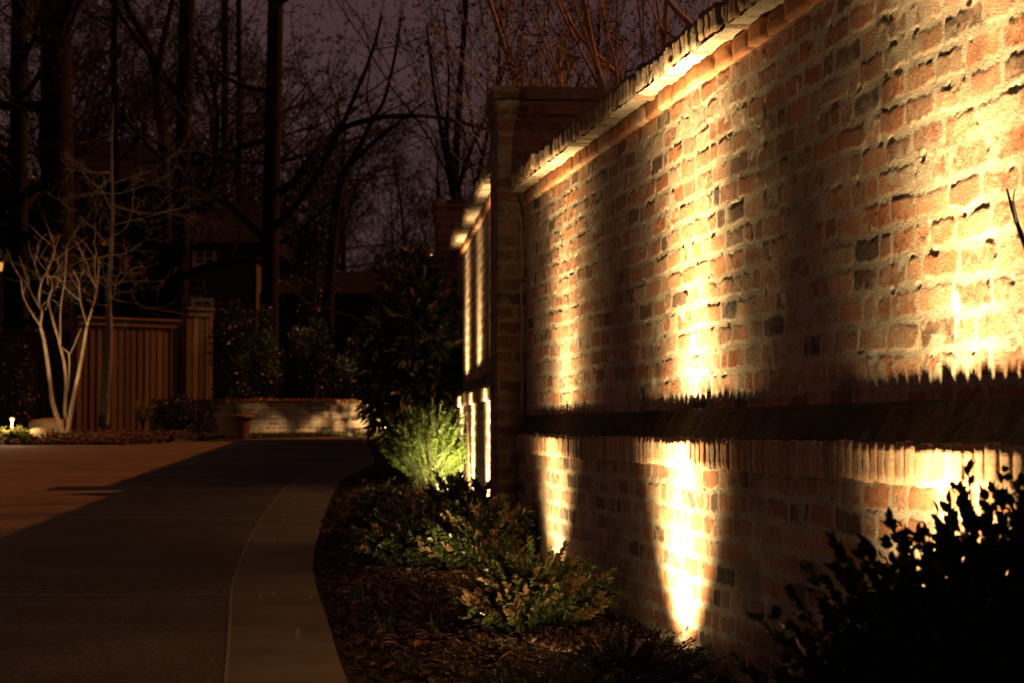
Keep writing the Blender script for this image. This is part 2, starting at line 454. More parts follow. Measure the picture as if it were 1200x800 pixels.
def pillar(label, c, a, top, zb, seed, half=0.29, ds=0.006):
    a = np.array([a[0], a[1], 0.0]); a /= np.linalg.norm(a)
    n = np.array([-a[1], a[0], 0.0])
    if n[0] > 0: n = -n
    c = np.array([c[0], c[1], 0.0])
    root = empty('brick_pillar', (c[0], c[1], gz(c[1])), label, 'pillar', 'square brick pillars of the garden wall')
    def shaft(name, half, z0, z1, sd, lid=False):
        nside = int(2 * half / ds)
        t = np.linspace(-half, half, nside, endpoint=False)
        rr = 0.008
        pts, nrm = [], []
        for (u, v, su, sv) in ((a, n, 1, 1), (n, a, 1, -1), (a, n, -1, -1), (n, a, -1, 1)):
            for q in t:
                pts.append(u * q * su + v * half * sv)
                w = v * sv + u * su * (q / half) ** 15
                nrm.append(w / np.linalg.norm(w))
        pts, nrm = np.array(pts), np.array(nrm)
        nu = len(pts); nv = int((z1 - z0) / ds) + 1
        per = np.arange(nu) * 2 * half / nside
        z = np.linspace(z0, z1, nv)
        S, Zm = np.meshgrid(per, z, indexing='ij')
        h, col = brickfield(S.ravel(), Zm.ravel(), sd, stretch=0.8)
        col = col * 0.62                                   # pillar bricks evenly darker than the wall bricks
        h = h - 0.008
        V = (c + pts)[:, None, :] + nrm[:, None, :] * h.reshape(nu, nv)[..., None] + np.array([0, 0, 1.0]) * z[None, :, None]
        V = V.reshape(-1, 3); Q = grid_quads(nu, nv, True)
        T = None
        if lid:
            V = np.vstack([V, c + np.array([0, 0, z1]), c + np.array([0, 0, z0])])
            col = np.vstack([col, col[:1], col[:1]])
            i = np.arange(nu)
            T = np.vstack([np.stack([i * nv + nv - 1, ((i + 1) % nu) * nv + nv - 1, i * 0 + nu * nv], -1),
                           np.stack([i * nv, ((i + 1) % nu) * nv, i * 0 + nu * nv + 1], -1)])
        return mesh_np(name, V, Q, T, M_BRICK, root, col, True)
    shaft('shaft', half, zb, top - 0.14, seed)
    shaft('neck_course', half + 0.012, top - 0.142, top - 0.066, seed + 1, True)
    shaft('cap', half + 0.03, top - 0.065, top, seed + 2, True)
    mb = MB(); rot = np.stack([a, n, [0, 0, 1]], 1)
    mb.box(c + np.array([0, 0, (zb + top) / 2 - 0.03]), (half - 0.03, half - 0.03, (top - zb) / 2 - 0.05), rot)
    mb.build('core', M_CORE, root)

# wall lines
NEAR_DIR = np.array([-361 / FPX, 1.0]); FAR_DIR = np.array([-174 / FPX, 1.0])
D1 = 10.57
xn = lambda d: ((239 - 600) + 3985 / d) * d / FPX        # upper face of the near bay
xf = lambda d: ((426 - 600) + 1996 / d) * d / FPX        # upper face of the far bay
W1, N1, A1 = wall_bay('tall brick wall bay nearest the camera, lit by three uplights below a sloped ledge',
                      (xn(D1), D1), (-NEAR_DIR[0], -NEAR_DIR[1]), 12.5, 0.0, 11, 0.0055, 0.0042, hf_len=8.6)
D2 = 11.2
W2, N2, A2 = wall_bay('narrow strongly foreshortened brick wall bay beyond the first pillar, striped by uplights',
                      (xf(D2), D2), FAR_DIR, 7.0, 0.30, 23, 0.012, 0.006, bury=0.25)
D3 = 18.75
W3, N3, A3 = wall_bay('unlit brick wall bay behind the dark magnolia, past the second pillar',
                      (xf(D3), D3), FAR_DIR, 12.0, 0.50, 37, 0.03, 0.012, bury=0.2)
u1 = NEAR_DIR / np.linalg.norm(NEAR_DIR); n1 = np.array([-u1[1], u1[0]])
u2 = FAR_DIR / np.linalg.norm(FAR_DIR); n2 = np.array([-u2[1], u2[0]])
c1 = np.array([(581 - 600) / FPX * D1, D1]) - n2 * 0.272 + u2 * 0.272
pillar('large square brick pillar with a stepped cap in the middle of the wall', c1, u2, 2.562, -0.3, 51, half=0.272)
u2 = FAR_DIR / np.linalg.norm(FAR_DIR); n2 = np.array([-u2[1], u2[0]])
c2 = np.array([xf(18.3), 18.3]) + n2 * 0.19 - n2 * 0.29 + u2 * 0.29
pillar('smaller looking far brick pillar standing behind the dark magnolia', c2, u2, 2.83, 0.0, 61, ds=0.012)
c3 = np.array([xf(30.8), 30.8]) + n2 * 0.19 - n2 * 0.29 + u2 * 0.29
pillar('farthest brick pillar at the end of the unlit wall bay', c3, u2, 3.03, 0.3, 71, ds=0.02)

# conduit on the pillar's inner corner
cd = empty('wall_conduit', W1(0.02, 0.02, 0.86), 'thin pale cable running down the corner between the first pillar and the wall', 'cable')
mb = MB()
P = [W1(0.03, 0.05, Z_CORB - 0.03), W1(0.02, 0.03, Z_CORB - 0.06)] + [W1(0.018 + 0.004 * math.sin(i * 1.3), 0.022 + 0.003 * math.sin(i * 2.1), Z_CORB - 0.1 - i * 0.1) for i in range(10)] + [W1(0.018, 0.022, Z_INNER + 0.02)]
mb.tube(P, 0.0065, 6); mb.build('cable', M_CABLE, cd, True)
mb = MB()
mb.box(W1(0.018, 0.016, 1.55), (0.012, 0.012, 0.006)); mb.build('clip', M_BRONZE, cd)

# ------------------------------------------------------------------ ground, driveway, beds
ys = np.concatenate([np.linspace(-30, 60, 91), [70, 90, 130, 200, 400]])
xs = np.concatenate([[-400, -200, -100, -60], np.linspace(-40, 40, 41), [60, 100, 200, 400]])
yy, xx = np.meshgrid(ys, xs, indexing='ij')
o = mesh_np('ground', np.stack([xx, yy, g(yy) - 0.07], -1).reshape(-1, 3), grid_quads(len(ys), len(xs)), None, M_GROUND)
tag(o, kind='structure')

EDGE = np.array([(-3, .9), (0, .62), (3, .1), (5.0, -.28), (6.5, -.515), (7.11, -.60), (8.2, -.735), (9.33, -.886), (10.6, -1.03), (11.39, -1.10), (13.3, -1.247), (16, -1.43),
                 (18.5, -1.557), (20.6, -1.545), (22.4, -1.49), (25.5, -1.74), (30.4, -2.2), (33.2, -2.25)])
INNER = np.array([(-3, .35), (0, .1), (3, -.35), (5, -.68), (6.5, -.90), (7.81, -1.067), (9.33, -1.27), (10.36, -1.38), (12.26, -1.56), (14.5, -1.74), (16.9, -1.90), (19.3, -2.01),
                  (21.2, -1.97), (22.8, -1.86), (25.0, -1.80), (25.5, -1.78), (30.4, -2.22), (33.2, -2.27)])
FARL = np.array([(-3, -14), (27.9, -14), (28.3, -5.4), (29.3, -4.9), (30.5, -4.5), (33.0, -2.6), (33.2, -2.3)])
dd = np.unique(np.concatenate([np.linspace(-3, 33.2, 260), np.linspace(27.9, 28.4, 8)]))
def smooth_interp(tab, d):
    v = np.interp(d, tab[:, 0], tab[:, 1])
    k = np.array([1, 2, 3, 2, 1.0]); k /= k.sum()
    p = np.pad(v, 2, mode='edge')
    return np.convolve(p, k, 'valid')
er, ir = smooth_interp(EDGE, dd), smooth_interp(INNER, dd)
ir = np.minimum(ir, er - 0.01)
fl = np.minimum(np.interp(dd, FARL[:, 0], FARL[:, 1]), ir - 0.02)
def strip(name, xl, xr, z, mat, thick=0.09, nx=8):
    t = np.linspace(0, 1, nx)
    X = xl[:, None] * (1 - t) + xr[:, None] * t
    Y = np.repeat(dd[:, None], nx, 1)
    V = np.stack([X, Y, g(Y) + z], -1)
    side = np.stack([xr, dd, g(dd) + z - thick], -1)[:, None]; sl = np.stack([xl, dd, g(dd) + z - thick], -1)[:, None]
    V = np.concatenate([sl, V, side], 1)
    e0 = V[-1].copy(); e0[:, 2] -= thick
    V = np.concatenate([V, e0[None]], 0)[::-1]
    return tag(mesh_np(name, V.reshape(-1, 3), grid_quads(len(V), nx + 2), None, mat), kind='structure')
strip('driveway', fl, ir - 0.0005, 0.0, M_ASPH)
strip('driveway_border', ir, er, 0.003, M_BORD, nx=4)
# joints: the pale line along the border, cross joints, short pale marks on the border
def joint(P, w, z, name='driveway_joint'):
    P = np.asarray(P, float)
    T = np.gradient(P, axis=0); T /= np.linalg.norm(T, axis=1, keepdims=True)
    Nn = np.stack([-T[:, 1], T[:, 0]], 1)
    wj = w * (0.75 + 0.5 * np.random.RandomState(len(P)).rand(len(P)))[:, None]
    A, B = P + Nn * wj / 2, P - Nn * wj / 2
    V = np.stack([np.c_[A, g(A[:, 1]) + z], np.c_[B, g(B[:, 1]) + z]], 1).reshape(-1, 3)
    q = [[2 * i, 2 * i + 1, 2 * i + 3, 2 * i + 2] for i in range(len(P) - 1)]
    return tag(mesh_np(name, V, q, None, M_JOINT), kind='structure')
mk = (dd > 3) & (dd < 24.5)
joint(np.c_[ir[mk] - 0.004, dd[mk]], 0.012, 0.007)
for d0, w in ((9.15, 0.035), (9.33, 0.014), (14.0, 0.035), (14.2, 0.012), (19.0, 0.045), (24.2, 0.05)):
    x1 = float(np.interp(d0, dd, ir)) - 0.02
    xs_ = np.linspace(-12, x1, 60)
    joint(np.c_[xs_, d0 + 0.02 * np.sin(xs_ * 1.3) + 0.01 * xs_], w, 0.004)
for (X, Y, l) in ((350, 742, .28), (322, 690 + 5, .2), (365, 700, .1), (307, 698, .22), (322, 634, .3), (333, 610, .3), (345, 590, .3), (378, 573, .4), (370, 560, .4)):
    d = 0.982 / ((Y - 500) / 2400 + 0.026)
    x = (X - 600) / 2400 * d
    k_ = (X - 600) / 2400
    joint(np.array([(k_ * (d - l / 2), d - l / 2), (x, d), (k_ * (d + l / 2) + .006, d + l / 2)]), 0.014, 0.0075, 'paving_mark')

# near planting bed
bd = np.linspace(-2, 34, 500); ebd = np.interp(bd, dd, er)
def wall_x(d):
    return np.where(d < D1, xn(np.minimum(d, D1)) + 0.1, xf(np.maximum(d, D1)) + 0.1)
nx = 70
t = np.linspace(0, 1, nx)
bx = (ebd[:, None] + 0.004) * (1 - t) + np.maximum(wall_x(bd), ebd + 0.3)[:, None] * t
by = np.repeat(bd[:, None], nx, 1)
tt = np.repeat(t[None], len(bd), 0)
bz = g(by) - 0.03 + 0.05 * sst(0, 0.25, tt) + 0.035 * (fbm(bx * 5, by * 5, 2, 4) - 0.5) + 0.02 * (fbm(bx * 22, by * 22, 3, 2) - 0.5)
o = mesh_np('planting_bed', np.stack([bx, by, bz], -1).reshape(-1, 3), grid_quads(len(bd), nx), None, M_SOIL, smooth=True)
tag(o, kind='structure')
def bedz(x, y):
    return gz(y) + 0.02

def flakes(n, sampler, size, pal, seed, lift=0.012, asp=0.35):
    rs = np.random.RandomState(seed)
    C = sampler(rs, n)
    L = size * (0.5 + rs.rand(n) ** 2 * 1.3); w = L * (asp * (0.6 + 0.8 * rs.rand(n)))
    th = rs.rand(n) * 2 * math.pi; tl = rs.randn(n) * 0.35; tr = rs.randn(n) * 0.35
    u = np.stack([np.cos(th) * np.cos(tl), np.sin(th) * np.cos(tl), np.sin(tl)], 1)
    v = np.stack([-np.sin(th) * np.cos(tr), np.cos(th) * np.cos(tr), np.sin(tr)], 1)
    nn = np.cross(u, v)
    th_ = (0.006 * (0.5 + rs.rand(n)))[:, None]
    C = C + np.array([0, 0, 1.0]) * (lift * (0.3 + rs.rand(n)))[:, None]
    a, b = u * L[:, None] / 2, v * w[:, None] / 2
    top = [C - a - b * .6, C + a * .9 - b, C + a + b * .7, C - a * .8 + b]
    bot = [q - nn * th_ for q in top]
    V = np.stack(top + bot, 1).reshape(-1, 3)
    k = np.arange(n)[:, None] * 8
    Q = np.concatenate([k + np.array([[0, 1, 2, 3]]), k + np.array([[0, 4, 5, 1]]), k + np.array([[1, 5, 6, 2]]), k + np.array([[2, 6, 7, 3]]), k + np.array([[3, 7, 4, 0]])], 0)
    pal = np.asarray(pal)
    c = pal[rs.randint(0, len(pal), n)] * (0.6 + 0.8 * rs.rand(n))[:, None]
    return V, Q, np.repeat(c, 8, 0)
def bed_sampler(dmin, dmax):
    def f(rs, n):
        d = dmin + (dmax - dmin) * rs.rand(n) ** 1.3
        e = np.interp(d, dd, er) + 0.03; w = np.maximum(wall_x(d) - 0.12, e + 0.2)
        x = e + (w - e) * rs.rand(n)
        return np.stack([x, d, g(d) - 0.03 + 0.05 * sst(0, 0.25, (x - e) / (w - e)) + 0.035 * (fbm(x * 5, d * 5, 2, 4) - 0.5) + 0.01], 1)
    return f
BARK = [(0.055, 0.027, 0.014), (0.036, 0.02, 0.012), (0.08, 0.04, 0.02), (0.026, 0.017, 0.012), (0.10, 0.058, 0.033)]
V, Q, c = flakes(20000, bed_sampler(4.0, 22), 0.034, BARK, 5)
tag(mesh_np('bark_mulch', V, Q, None, M_CHIP, None, c), 'reddish brown bark mulch covering the bed between driveway and wall', 'mulch', kind='stuff')
# far bed on the left and the lawn strip
def sheet(name, x0, x1, y0, y1, hz, mat, seed, nxx=60, nyy=60, edge=None):
    xs_ = np.linspace(x0, x1, nxx); tt_ = np.linspace(0, 1, nyy)
    X = np.repeat(xs_[:, None], nyy, 1)
    lo = np.full(nxx, y0) if edge is None else edge(xs_)
    Y = lo[:, None] * (1 - tt_) + y1 * tt_
    Zz = g(Y) + hz * (0.3 + fbm(X * 1.5, Y * 1.5, seed, 3)) * sst(0, 0.12, tt_)[None] + 0.05 * (fbm(X * 6, Y * 6, seed + 1, 3) - 0.5) - 0.03
    return tag(mesh_np(name, np.stack([X, Y, Zz], -1).reshape(-1, 3), grid_quads(nxx, nyy), None, mat, smooth=True), kind='structure')
far_edge = lambda x: np.interp(x, [-14, -5.4, -4.9, -4.5, -2.6, -2.2], [27.95, 28.3, 29.3, 30.5, 33.0, 33.2]) + 0.01
sheet('garden_bed', -14, -5.0, 28, 37, 0.10, M_SOIL, 4, edge=far_edge)
sheet('lawn', -5.0, 1.5, 29, 42, 0.06, M_GROUND, 5, edge=far_edge)
def far_sampler(rs, n):
    x = -8.2 + 3.2 * rs.rand(n); y = far_edge(x) + 0.1 + rs.rand(n) ** 1.5 * 3
    return np.stack([x, y, g(y) + 0.08 * np.minimum((y - far_edge(x)), 1)], 1)
V, Q, c = flakes(3500, far_sampler, 0.07, [(0.10, 0.05, 0.026), (0.07, 0.038, 0.02), (0.13, 0.07, 0.036)], 8, 0.03)
tag(mesh_np('bark_chips', V, Q, None, M_CHIP, None, c), 'orange brown mulch under the pale multi-stemmed tree', 'mulch', kind='stuff')

def blades(n, sampler, hgt, wid, pal, seed, lean=0.5):
    rs = np.random.RandomState(seed)
    C = sampler(rs, n)
    th = rs.rand(n) * 6.283
    h = hgt * (0.5 + rs.rand(n)); w = wid * (0.6 + 0.8 * rs.rand(n))
    d = np.stack([np.cos(th), np.sin(th), np.zeros(n)], 1); s = np.stack([-np.sin(th), np.cos(th), np.zeros(n)], 1)
    upv = np.array([0, 0, 1.0]); ln = (lean * rs.rand(n))[:, None]; H = h[:, None]
    m = C + upv * H * .55 + d * H * ln * .3
    tp = C + upv * H * (1 - ln * .25) + d * H * ln
    V = np.stack([C - s * w[:, None] / 2, C + s * w[:, None] / 2, m + s * w[:, None] * .4, m - s * w[:, None] * .4, tp], 1).reshape(-1, 3)
    k = np.arange(n)[:, None] * 5
    pal = np.asarray(pal)
    c = pal[rs.randint(0, len(pal), n)] * (0.7 + 0.6 * rs.rand(n))[:, None]
    return V, k + np.array([[0, 1, 2, 3]]), k + np.array([[3, 2, 4]]), np.repeat(c, 5, 0)
def lawn_sampler(rs, n):
    x = -7 + 5.2 * rs.rand(n); y = np.maximum(far_edge(x), 30.3) + 0.05 + rs.rand(n) * 2.2
    return np.stack([x, y, g(y)], 1)
V, Q, T, c = blades(9000, lawn_sampler, 0.06, 0.012, [(0.06, 0.07, 0.025), (0.1, 0.09, 0.04), (0.045, 0.06, 0.02)], 9)
tag(mesh_np('grass', V, Q, T, M_GRASS, None, c), 'thin dim grass in front of the low brick wall', 'grass', kind='stuff')

# ------------------------------------------------------------------ lamps
WARM = (1.0, 0.68, 0.33)
def spot(name, loc, target, energy, cone, power, parent, blend=0.6, col=WARM, rad=0.034, spill=0.02, core=None, stray=0.0012):
    L = bpy.data.lights.new(name, 'SPOT')
    L.energy = energy; L.color = col; L.spot_size = R(cone); L.spot_blend = blend; L.shadow_soft_size = rad
    L.use_nodes = True
    nt = L.node_tree; em = nt.nodes['Emission']
    tc = nt.nodes.new('ShaderNodeTexCoord'); sp = nt.nodes.new('ShaderNodeSeparateXYZ')
    ab = nt.nodes.new('ShaderNodeMath'); ab.operation = 'ABSOLUTE'
    pw = nt.nodes.new('ShaderNodeMath'); pw.operation = 'POWER'; pw.inputs[1].default_value = power
    nt.links.new(tc.outputs['Normal'], sp.inputs[0]); nt.links.new(sp.outputs['Z'], ab.inputs[0])
    nt.links.new(ab.outputs[0], pw.inputs[0])
    p3 = nt.nodes.new('ShaderNodeMath'); p3.operation = 'POWER'; p3.inputs[1].default_value = 3.0
    ad = nt.nodes.new('ShaderNodeMath'); ad.operation = 'MULTIPLY_ADD'; ad.inputs[1].default_value = spill
    nt.links.new(ab.outputs[0], p3.inputs[0]); nt.links.new(p3.outputs[0], ad.inputs[0]); nt.links.new(pw.outputs[0], ad.inputs[2])
    nt.links.new(ad.outputs[0], em.inputs['Strength'])
    o = bpy.data.objects.new(name, L); COL.objects.link(o)
    o.parent = parent
    pl = Vector(parent.location)
    o.location = Vector(loc) - pl
    qt = (Vector(target) - Vector(loc)).to_track_quat('-Z', 'Y')
    o.rotation_euler = qt.to_euler()
    if core is not None:      # reflector lamp under a tilted shroud: the hot centre leaves at its own angle
        a2 = qt.inverted() @ Vector(core).normalized()
        dt = nt.nodes.new('ShaderNodeVectorMath'); dt.operation = 'DOT_PRODUCT'; dt.inputs[1].default_value = a2
        nt.links.new(tc.outputs['Normal'], dt.inputs[0])
        ab2 = nt.nodes.new('ShaderNodeMath'); ab2.operation = 'ABSOLUTE'
        nt.links.new(dt.outputs['Value'], ab2.inputs[0]); nt.links.new(ab2.outputs[0], pw.inputs[0])
        L.spot_size = R(178); L.spot_blend = 0.1
        sm = nt.nodes.new('ShaderNodeMapRange'); sm.interpolation_type = 'SMOOTHSTEP'
        sm.inputs['From Min'].default_value = math.cos(R(cone / 2)); sm.inputs['From Max'].default_value = math.cos(R(cone / 2 - 24))
        sm.inputs['To Min'].default_value = stray; sm.inputs['To Max'].default_value = 1.0
        nt.links.new(ab.outputs[0], sm.inputs['Value'])
        fin = nt.nodes.new('ShaderNodeMath'); fin.operation = 'MULTIPLY'
        nt.links.new(ad.outputs[0], fin.inputs[0]); nt.links.new(sm.outputs['Result'], fin.inputs[1])
        add = nt.nodes.new('ShaderNodeMath'); add.operation = 'ADD'; add.inputs[1].default_value = stray
        nt.links.new(fin.outputs[0], add.inputs[0]); nt.links.new(add.outputs[0], em.inputs['Strength'])
    return o

def uplight(base, target, energy, cone, power, label, group='bronze garden uplights', h=0.11, blend=0.6, core=None, spill=0.02):
    base = Vector(base); target = Vector(target)
    root = empty('garden_uplight', base, label, 'garden light', group)
    head = base + Vector((0, 0, h)); ax = (target - head).normalized()
    z = np.array(ax); x = np.cross(z, [0.3, 0.9, 0.1]); x /= np.linalg.norm(x); y = np.cross(z, x)
    rot = np.stack([x, y, z], 1)
    mb = MB()
    mb.lathe((0, 0, 0), [(0.001, -0.075), (0.018, -0.073), (0.026, -0.05), (0.028, 0.0), (0.030, 0.004), (0.030, 0.022), (0.026, 0.022), (0.026, 0.004), (0.001, 0.004)], 18)
    mb.V[0] = mb.V[0] @ rot.T + np.array(head)
    mb.build('housing', M_BRONZE, root, True)
    mb = MB(); mb.lathe((0, 0, 0), [(0.0245, 0.008), (0.001, 0.009)], 16); mb.V[0] = mb.V[0] @ rot.T + np.array(head)
    mb.build('lens', M_LENS, root)
    mb = MB(); mb.tube([base + Vector((0, 0, -0.12)), base + Vector((0, 0, h * .4)), head - ax * 0.05], [0.004, 0.011, 0.012], 6)
    mb.build('stake', M_BRONZE, root)
    spot('uplight_beam', head + ax * 0.028, target, energy, cone, power, root, blend, core=core, spill=spill)
    return root

E_UP = 2100
for d, E, lab in ((9.42, 0.6, 'bronze uplight at the wall foot close to the first pillar'), (6.93, 1.35, 'bronze uplight at the wall foot behind the low heather'),
             (4.42, 1.25, 'bronze uplight at the wall foot behind the blurred foreground shrub')):
    s = (D1 - d) / 0.989
    b = W1(s, 0.045 + 0.31, 0.0); b[2] = gz(d) - 0.03
    t_ = b + np.array([0, 0, 1.0]) - N1 * 0.74
    fx_ = uplight(b, t_, E_UP * E, 102, 36.0, lab, blend=0.42, h=0.06, core=np.array([0, 0, 1.0]) - N1 * 0.15, spill=0.10)
    hd = Vector(b) + Vector((0, 0, 0.09))          # extra spot added to each fixture, aimed outward to brighten the shrubs
    spot('added_shrub_spot', hd, hd + Vector(N1 * 0.56 - A1 * 1.0 + np.array([0, 0, 0.3])), 19, 66, 1.0, fx_, 0.7)
for d, E, lab in ((13.0, 0.9, 'bronze uplight on the far wall bay just past the first pillar'), (14.8, 1.25, 'bronze uplight in the middle of the far wall bay'),
               (16.5, 0.95, 'bronze uplight on the far wall bay beside the bright green shrub')):
    s = (d - D2) / 0.997
    b = W2(s, 0.045 + 0.26, 0.0); b[2] = gz(d) - 0.02
    t_ = b + np.array([0, 0, 1.0]) - N2 * 0.84
    uplight(b, t_, E_UP * E, 92, 46.0, lab, blend=0.3, h=0.06, core=np.array([0, 0, 1.0]) - N2 * 0.2, spill=0.09)

# ------------------------------------------------------------------ shrubs
def leaf_arrays(C, D, N, L, Wd, c):
    """diamond leaves: centres-base C, direction D, normal-ish N"""
    S = np.cross(D, N); S /= np.linalg.norm(S, axis=1, keepdims=True) + 1e-9
    U = np.cross(S, D)
    L = L[:, None]; Wd = Wd[:, None]
    a1, a2 = D * L * .3, D * L * .68
    V = np.stack([C, C + a1 + S * Wd * .5 + U * Wd * .16, C + a2 + S * Wd * .42 + U * Wd * .1, C + D * L - U * L * .12, C + a2 - S * Wd * .42 + U * Wd * .1, C + a1 - S * Wd * .5 + U * Wd * .16], 1).reshape(-1, 3)
    k = np.arange(len(C))[:, None] * 6
    return V, np.concatenate([k + np.array([[0, 1, 2, 3]]), k + np.array([[0, 3, 4, 5]])], 0), np.repeat(c, 6, 0)

def unit(v): return v / (np.linalg.norm(v, axis=-1, keepdims=True) + 1e-9)

def shoot_bush(name, label, cat, base, radius, height, nshoots, nleaf, leaf, wid, pal, seed, mat=None, tip_pal=None, tip_frac=0.0, group=None,
               upright=0.5, jitter=0.12, spread=75, start=0.35, woody=True, squash=1.0):
    rs = np.random.RandomState(seed)
    base = np.array(base, float)
    root = empty(name, base, label, cat, group)
    st = MB(); LC, LD, LN, LL, LW, Lc = [], [], [], [], [], []
    pal = np.asarray(pal)
    for i in range(nshoots):
        th = rs.rand() * 6.283; ph = R(spread) * math.sqrt(rs.rand())
        tip = np.array([math.sin(ph) * math.cos(th) * radius, math.sin(ph) * math.sin(th) * radius * squash, height * (math.cos(ph) * 0.75 + 0.25)]) * (0.72 + 0.32 * rs.rand())
        tip[2] = max(tip[2], 0.03)
        mid = tip * 0.5 * np.array([1 - upright * .4, 1 - upright * .4, 1 + upright * .2]) + rs.randn(3) * radius * 0.05
        tip = tip + rs.randn(3) * radius * jitter * .4
        tt_ = np.linspace(0, 1, 7)[:, None]
        P = base + 2 * (1 - tt_) * tt_ * mid + tt_ ** 2 * tip
        if i % 3 == 0: st.tube(P, np.linspace(0.005, 0.0012, 7) * (radius / 0.35) ** .5, 4)
        k = nleaf
        u = start + (1 - start) * np.sort(rs.rand(k)) ** .8
        C = base + 2 * ((1 - u) * u)[:, None] * mid + (u ** 2)[:, None] * tip
        ax = unit(2 * (1 - 2 * u)[:, None] * mid + 2 * u[:, None] * tip)
        rnd = unit(rs.randn(k, 3)); side = unit(rnd - (rnd * ax).sum(1, keepdims=True) * ax)
        op = np.interp(u, [start, 1], [1.25, 0.35])[:, None]
        D = unit(ax + side * op + rs.randn(k, 3) * .15)
        LC.append(C + side * 0.002); LD.append(D); LN.append(unit(ax + side * .2 + rs.randn(k, 3) * .3 + np.array([0, 0, .4])))
        LL.append(leaf * (0.6 + 0.7 * rs.rand(k))); LW.append(wid * (0.6 + 0.7 * rs.rand(k)))
        c = pal[rs.randint(0, len(pal), k)] * (0.7 + 0.6 * rs.rand(k))[:, None]
        if tip_pal is not None and rs.rand() < tip_frac:
            tc_ = np.asarray(tip_pal)[rs.randint(0, len(tip_pal), k)] * (0.75 + 0.5 * rs.rand(k))[:, None]
            w = sst(0.6, 0.85, u)[:, None]; c = c * (1 - w) + tc_ * w
        Lc.append(c)
    V, T, c = leaf_arrays(np.vstack(LC), np.vstack(LD), np.vstack(LN), np.concatenate(LL), np.concatenate(LW), np.vstack(Lc))
    mesh_np('foliage', V, T, None, mat or M_LEAF, root, c)
    if woody: st.build('branching_stem', M_TWIG, root)
    return root

DKGRN = [(0.035, 0.055, 0.02), (0.05, 0.075, 0.028), (0.028, 0.045, 0.018)]
MIDGRN = [(0.11, 0.15, 0.045), (0.14, 0.175, 0.055), (0.085, 0.12, 0.04)]
YELGRN = [(0.09, 0.15, 0.025), (0.07, 0.12, 0.025), (0.12, 0.165, 0.03)]
BRONZE = [(0.33, 0.23, 0.1), (0.28, 0.18, 0.08), (0.34, 0.26, 0.12)]
def litter(n, sampler, leaf, pal, seed):
    r_ = np.random.RandomState(seed); C = sampler(r_, n); C[:, 2] += 0.012 + 0.02 * r_.rand(n)
    th = r_.rand(n) * 6.283
    D = unit(np.stack([np.cos(th), np.sin(th), 0.25 * r_.randn(n)], 1)); N = unit(np.stack([0.35 * r_.randn(n), 0.35 * r_.randn(n), np.ones(n)], 1))
    pal = np.asarray(pal); c = pal[r_.randint(0, len(pal), n)] * (.5 + r_.rand(n))[:, None]
    return leaf_arrays(C, D, N, leaf * (.5 + .9 * r_.rand(n)), leaf * .55 * (.5 + .7 * r_.rand(n)), c)
V, Q, c = litter(1900, bed_sampler(4.5, 20), 0.05, [(0.11, 0.06, 0.03), (0.08, 0.043, 0.024), (0.14, 0.088, 0.048), (0.06, 0.03, 0.018)], 6)
tag(mesh_np('fallen_leaves', V, Q, None, M_CHIP, None, c), 'dry tan leaves scattered over the dark mulch', 'leaves', kind='stuff')
# bright green shrub under its own spotlight
shoot_bush('feathery_shrub', 'feathery yellow-green shrub lit by a spotlight beside the far wall', 'shrub', (-0.62, 15.7, gz(15.7)), 0.42, 0.76, 620, 50, 0.026, 0.008, YELGRN, 101, upright=0.9, spread=68, start=0.25)
uplight((-0.40, 14.95, gz(14.95)), (-0.52, 15.7, gz(15.7) + 0.42), 420, 80, 12.0, 'small spotlight on the ground in front of the feathery green shrub', h=0.12)
shoot_bush('low_shrub', 'small pale twiggy plant at the foot of the bright green shrub', 'shrub', (-0.58, 14.9, gz(14.9)), 0.26, 0.24, 90, 16, 0.022, 0.007, [(0.2, 0.2, 0.13), (0.15, 0.16, 0.09)], 102, spread=70)
# leafy shrubs in the bed
shoot_bush('leafy_shrub', 'broad-leaved shrub in front of the first pillar, its top leaves catching light', 'shrub', (-0.17, 10.0, gz(10.0)), 0.34, 0.38, 260, 34, 0.034, 0.019, MIDGRN, 103, M_GLOSS, BRONZE, 0.3, spread=78)
shoot_bush('leafy_shrub', 'broad-leaved shrub with bronze shoot tips beside the lowest lit part of the near wall', 'shrub', (0.07, 7.65, gz(7.65)), 0.34, 0.34, 300, 36, 0.032, 0.019, MIDGRN, 104, M_GLOSS, BRONZE, 0.55, spread=80)
shoot_bush('leafy_shrub', 'leafy shrub with its crown brightly lit by the lamp just past the first pillar', 'shrub', (-0.30, 12.35, gz(12.35)), 0.40, 0.36, 170, 26, 0.045, 0.021, MIDGRN, 105, M_GLOSS, BRONZE, 0.4)
shoot_bush('leafy_shrub', 'dark low shrub near the driveway edge under the spotlit shrub', 'shrub', (-0.75, 13.4, gz(13.4)), 0.36, 0.30, 100, 22, 0.04, 0.015, DKGRN, 106, M_GLOSS, BRONZE, 0.15)
shoot_bush('leafy_shrub', 'small upright shrub tight against the first pillar', 'shrub', (0.08, 9.9, gz(9.9)), 0.14, 0.30, 40, 22, 0.045, 0.018, DKGRN, 107, M_GLOSS, BRONZE, 0.2, upright=0.9, spread=50)
shoot_bush('leafy_shrub', 'dark sprawling shrub on the driveway side of the shrub in front of the first pillar', 'shrub', (-0.50, 10.2, gz(10.2)), 0.36, 0.30, 180, 28, 0.034, 0.017, MIDGRN, 121, M_GLOSS, BRONZE, 0.35)
shoot_bush('leafy_shrub', 'dark low shrub mid-bed between the spotlit shrub and the driveway curve', 'shrub', (-0.70, 11.7, gz(11.7)), 0.40, 0.28, 180, 28, 0.034, 0.017, MIDGRN, 122, M_GLOSS, BRONZE, 0.35)
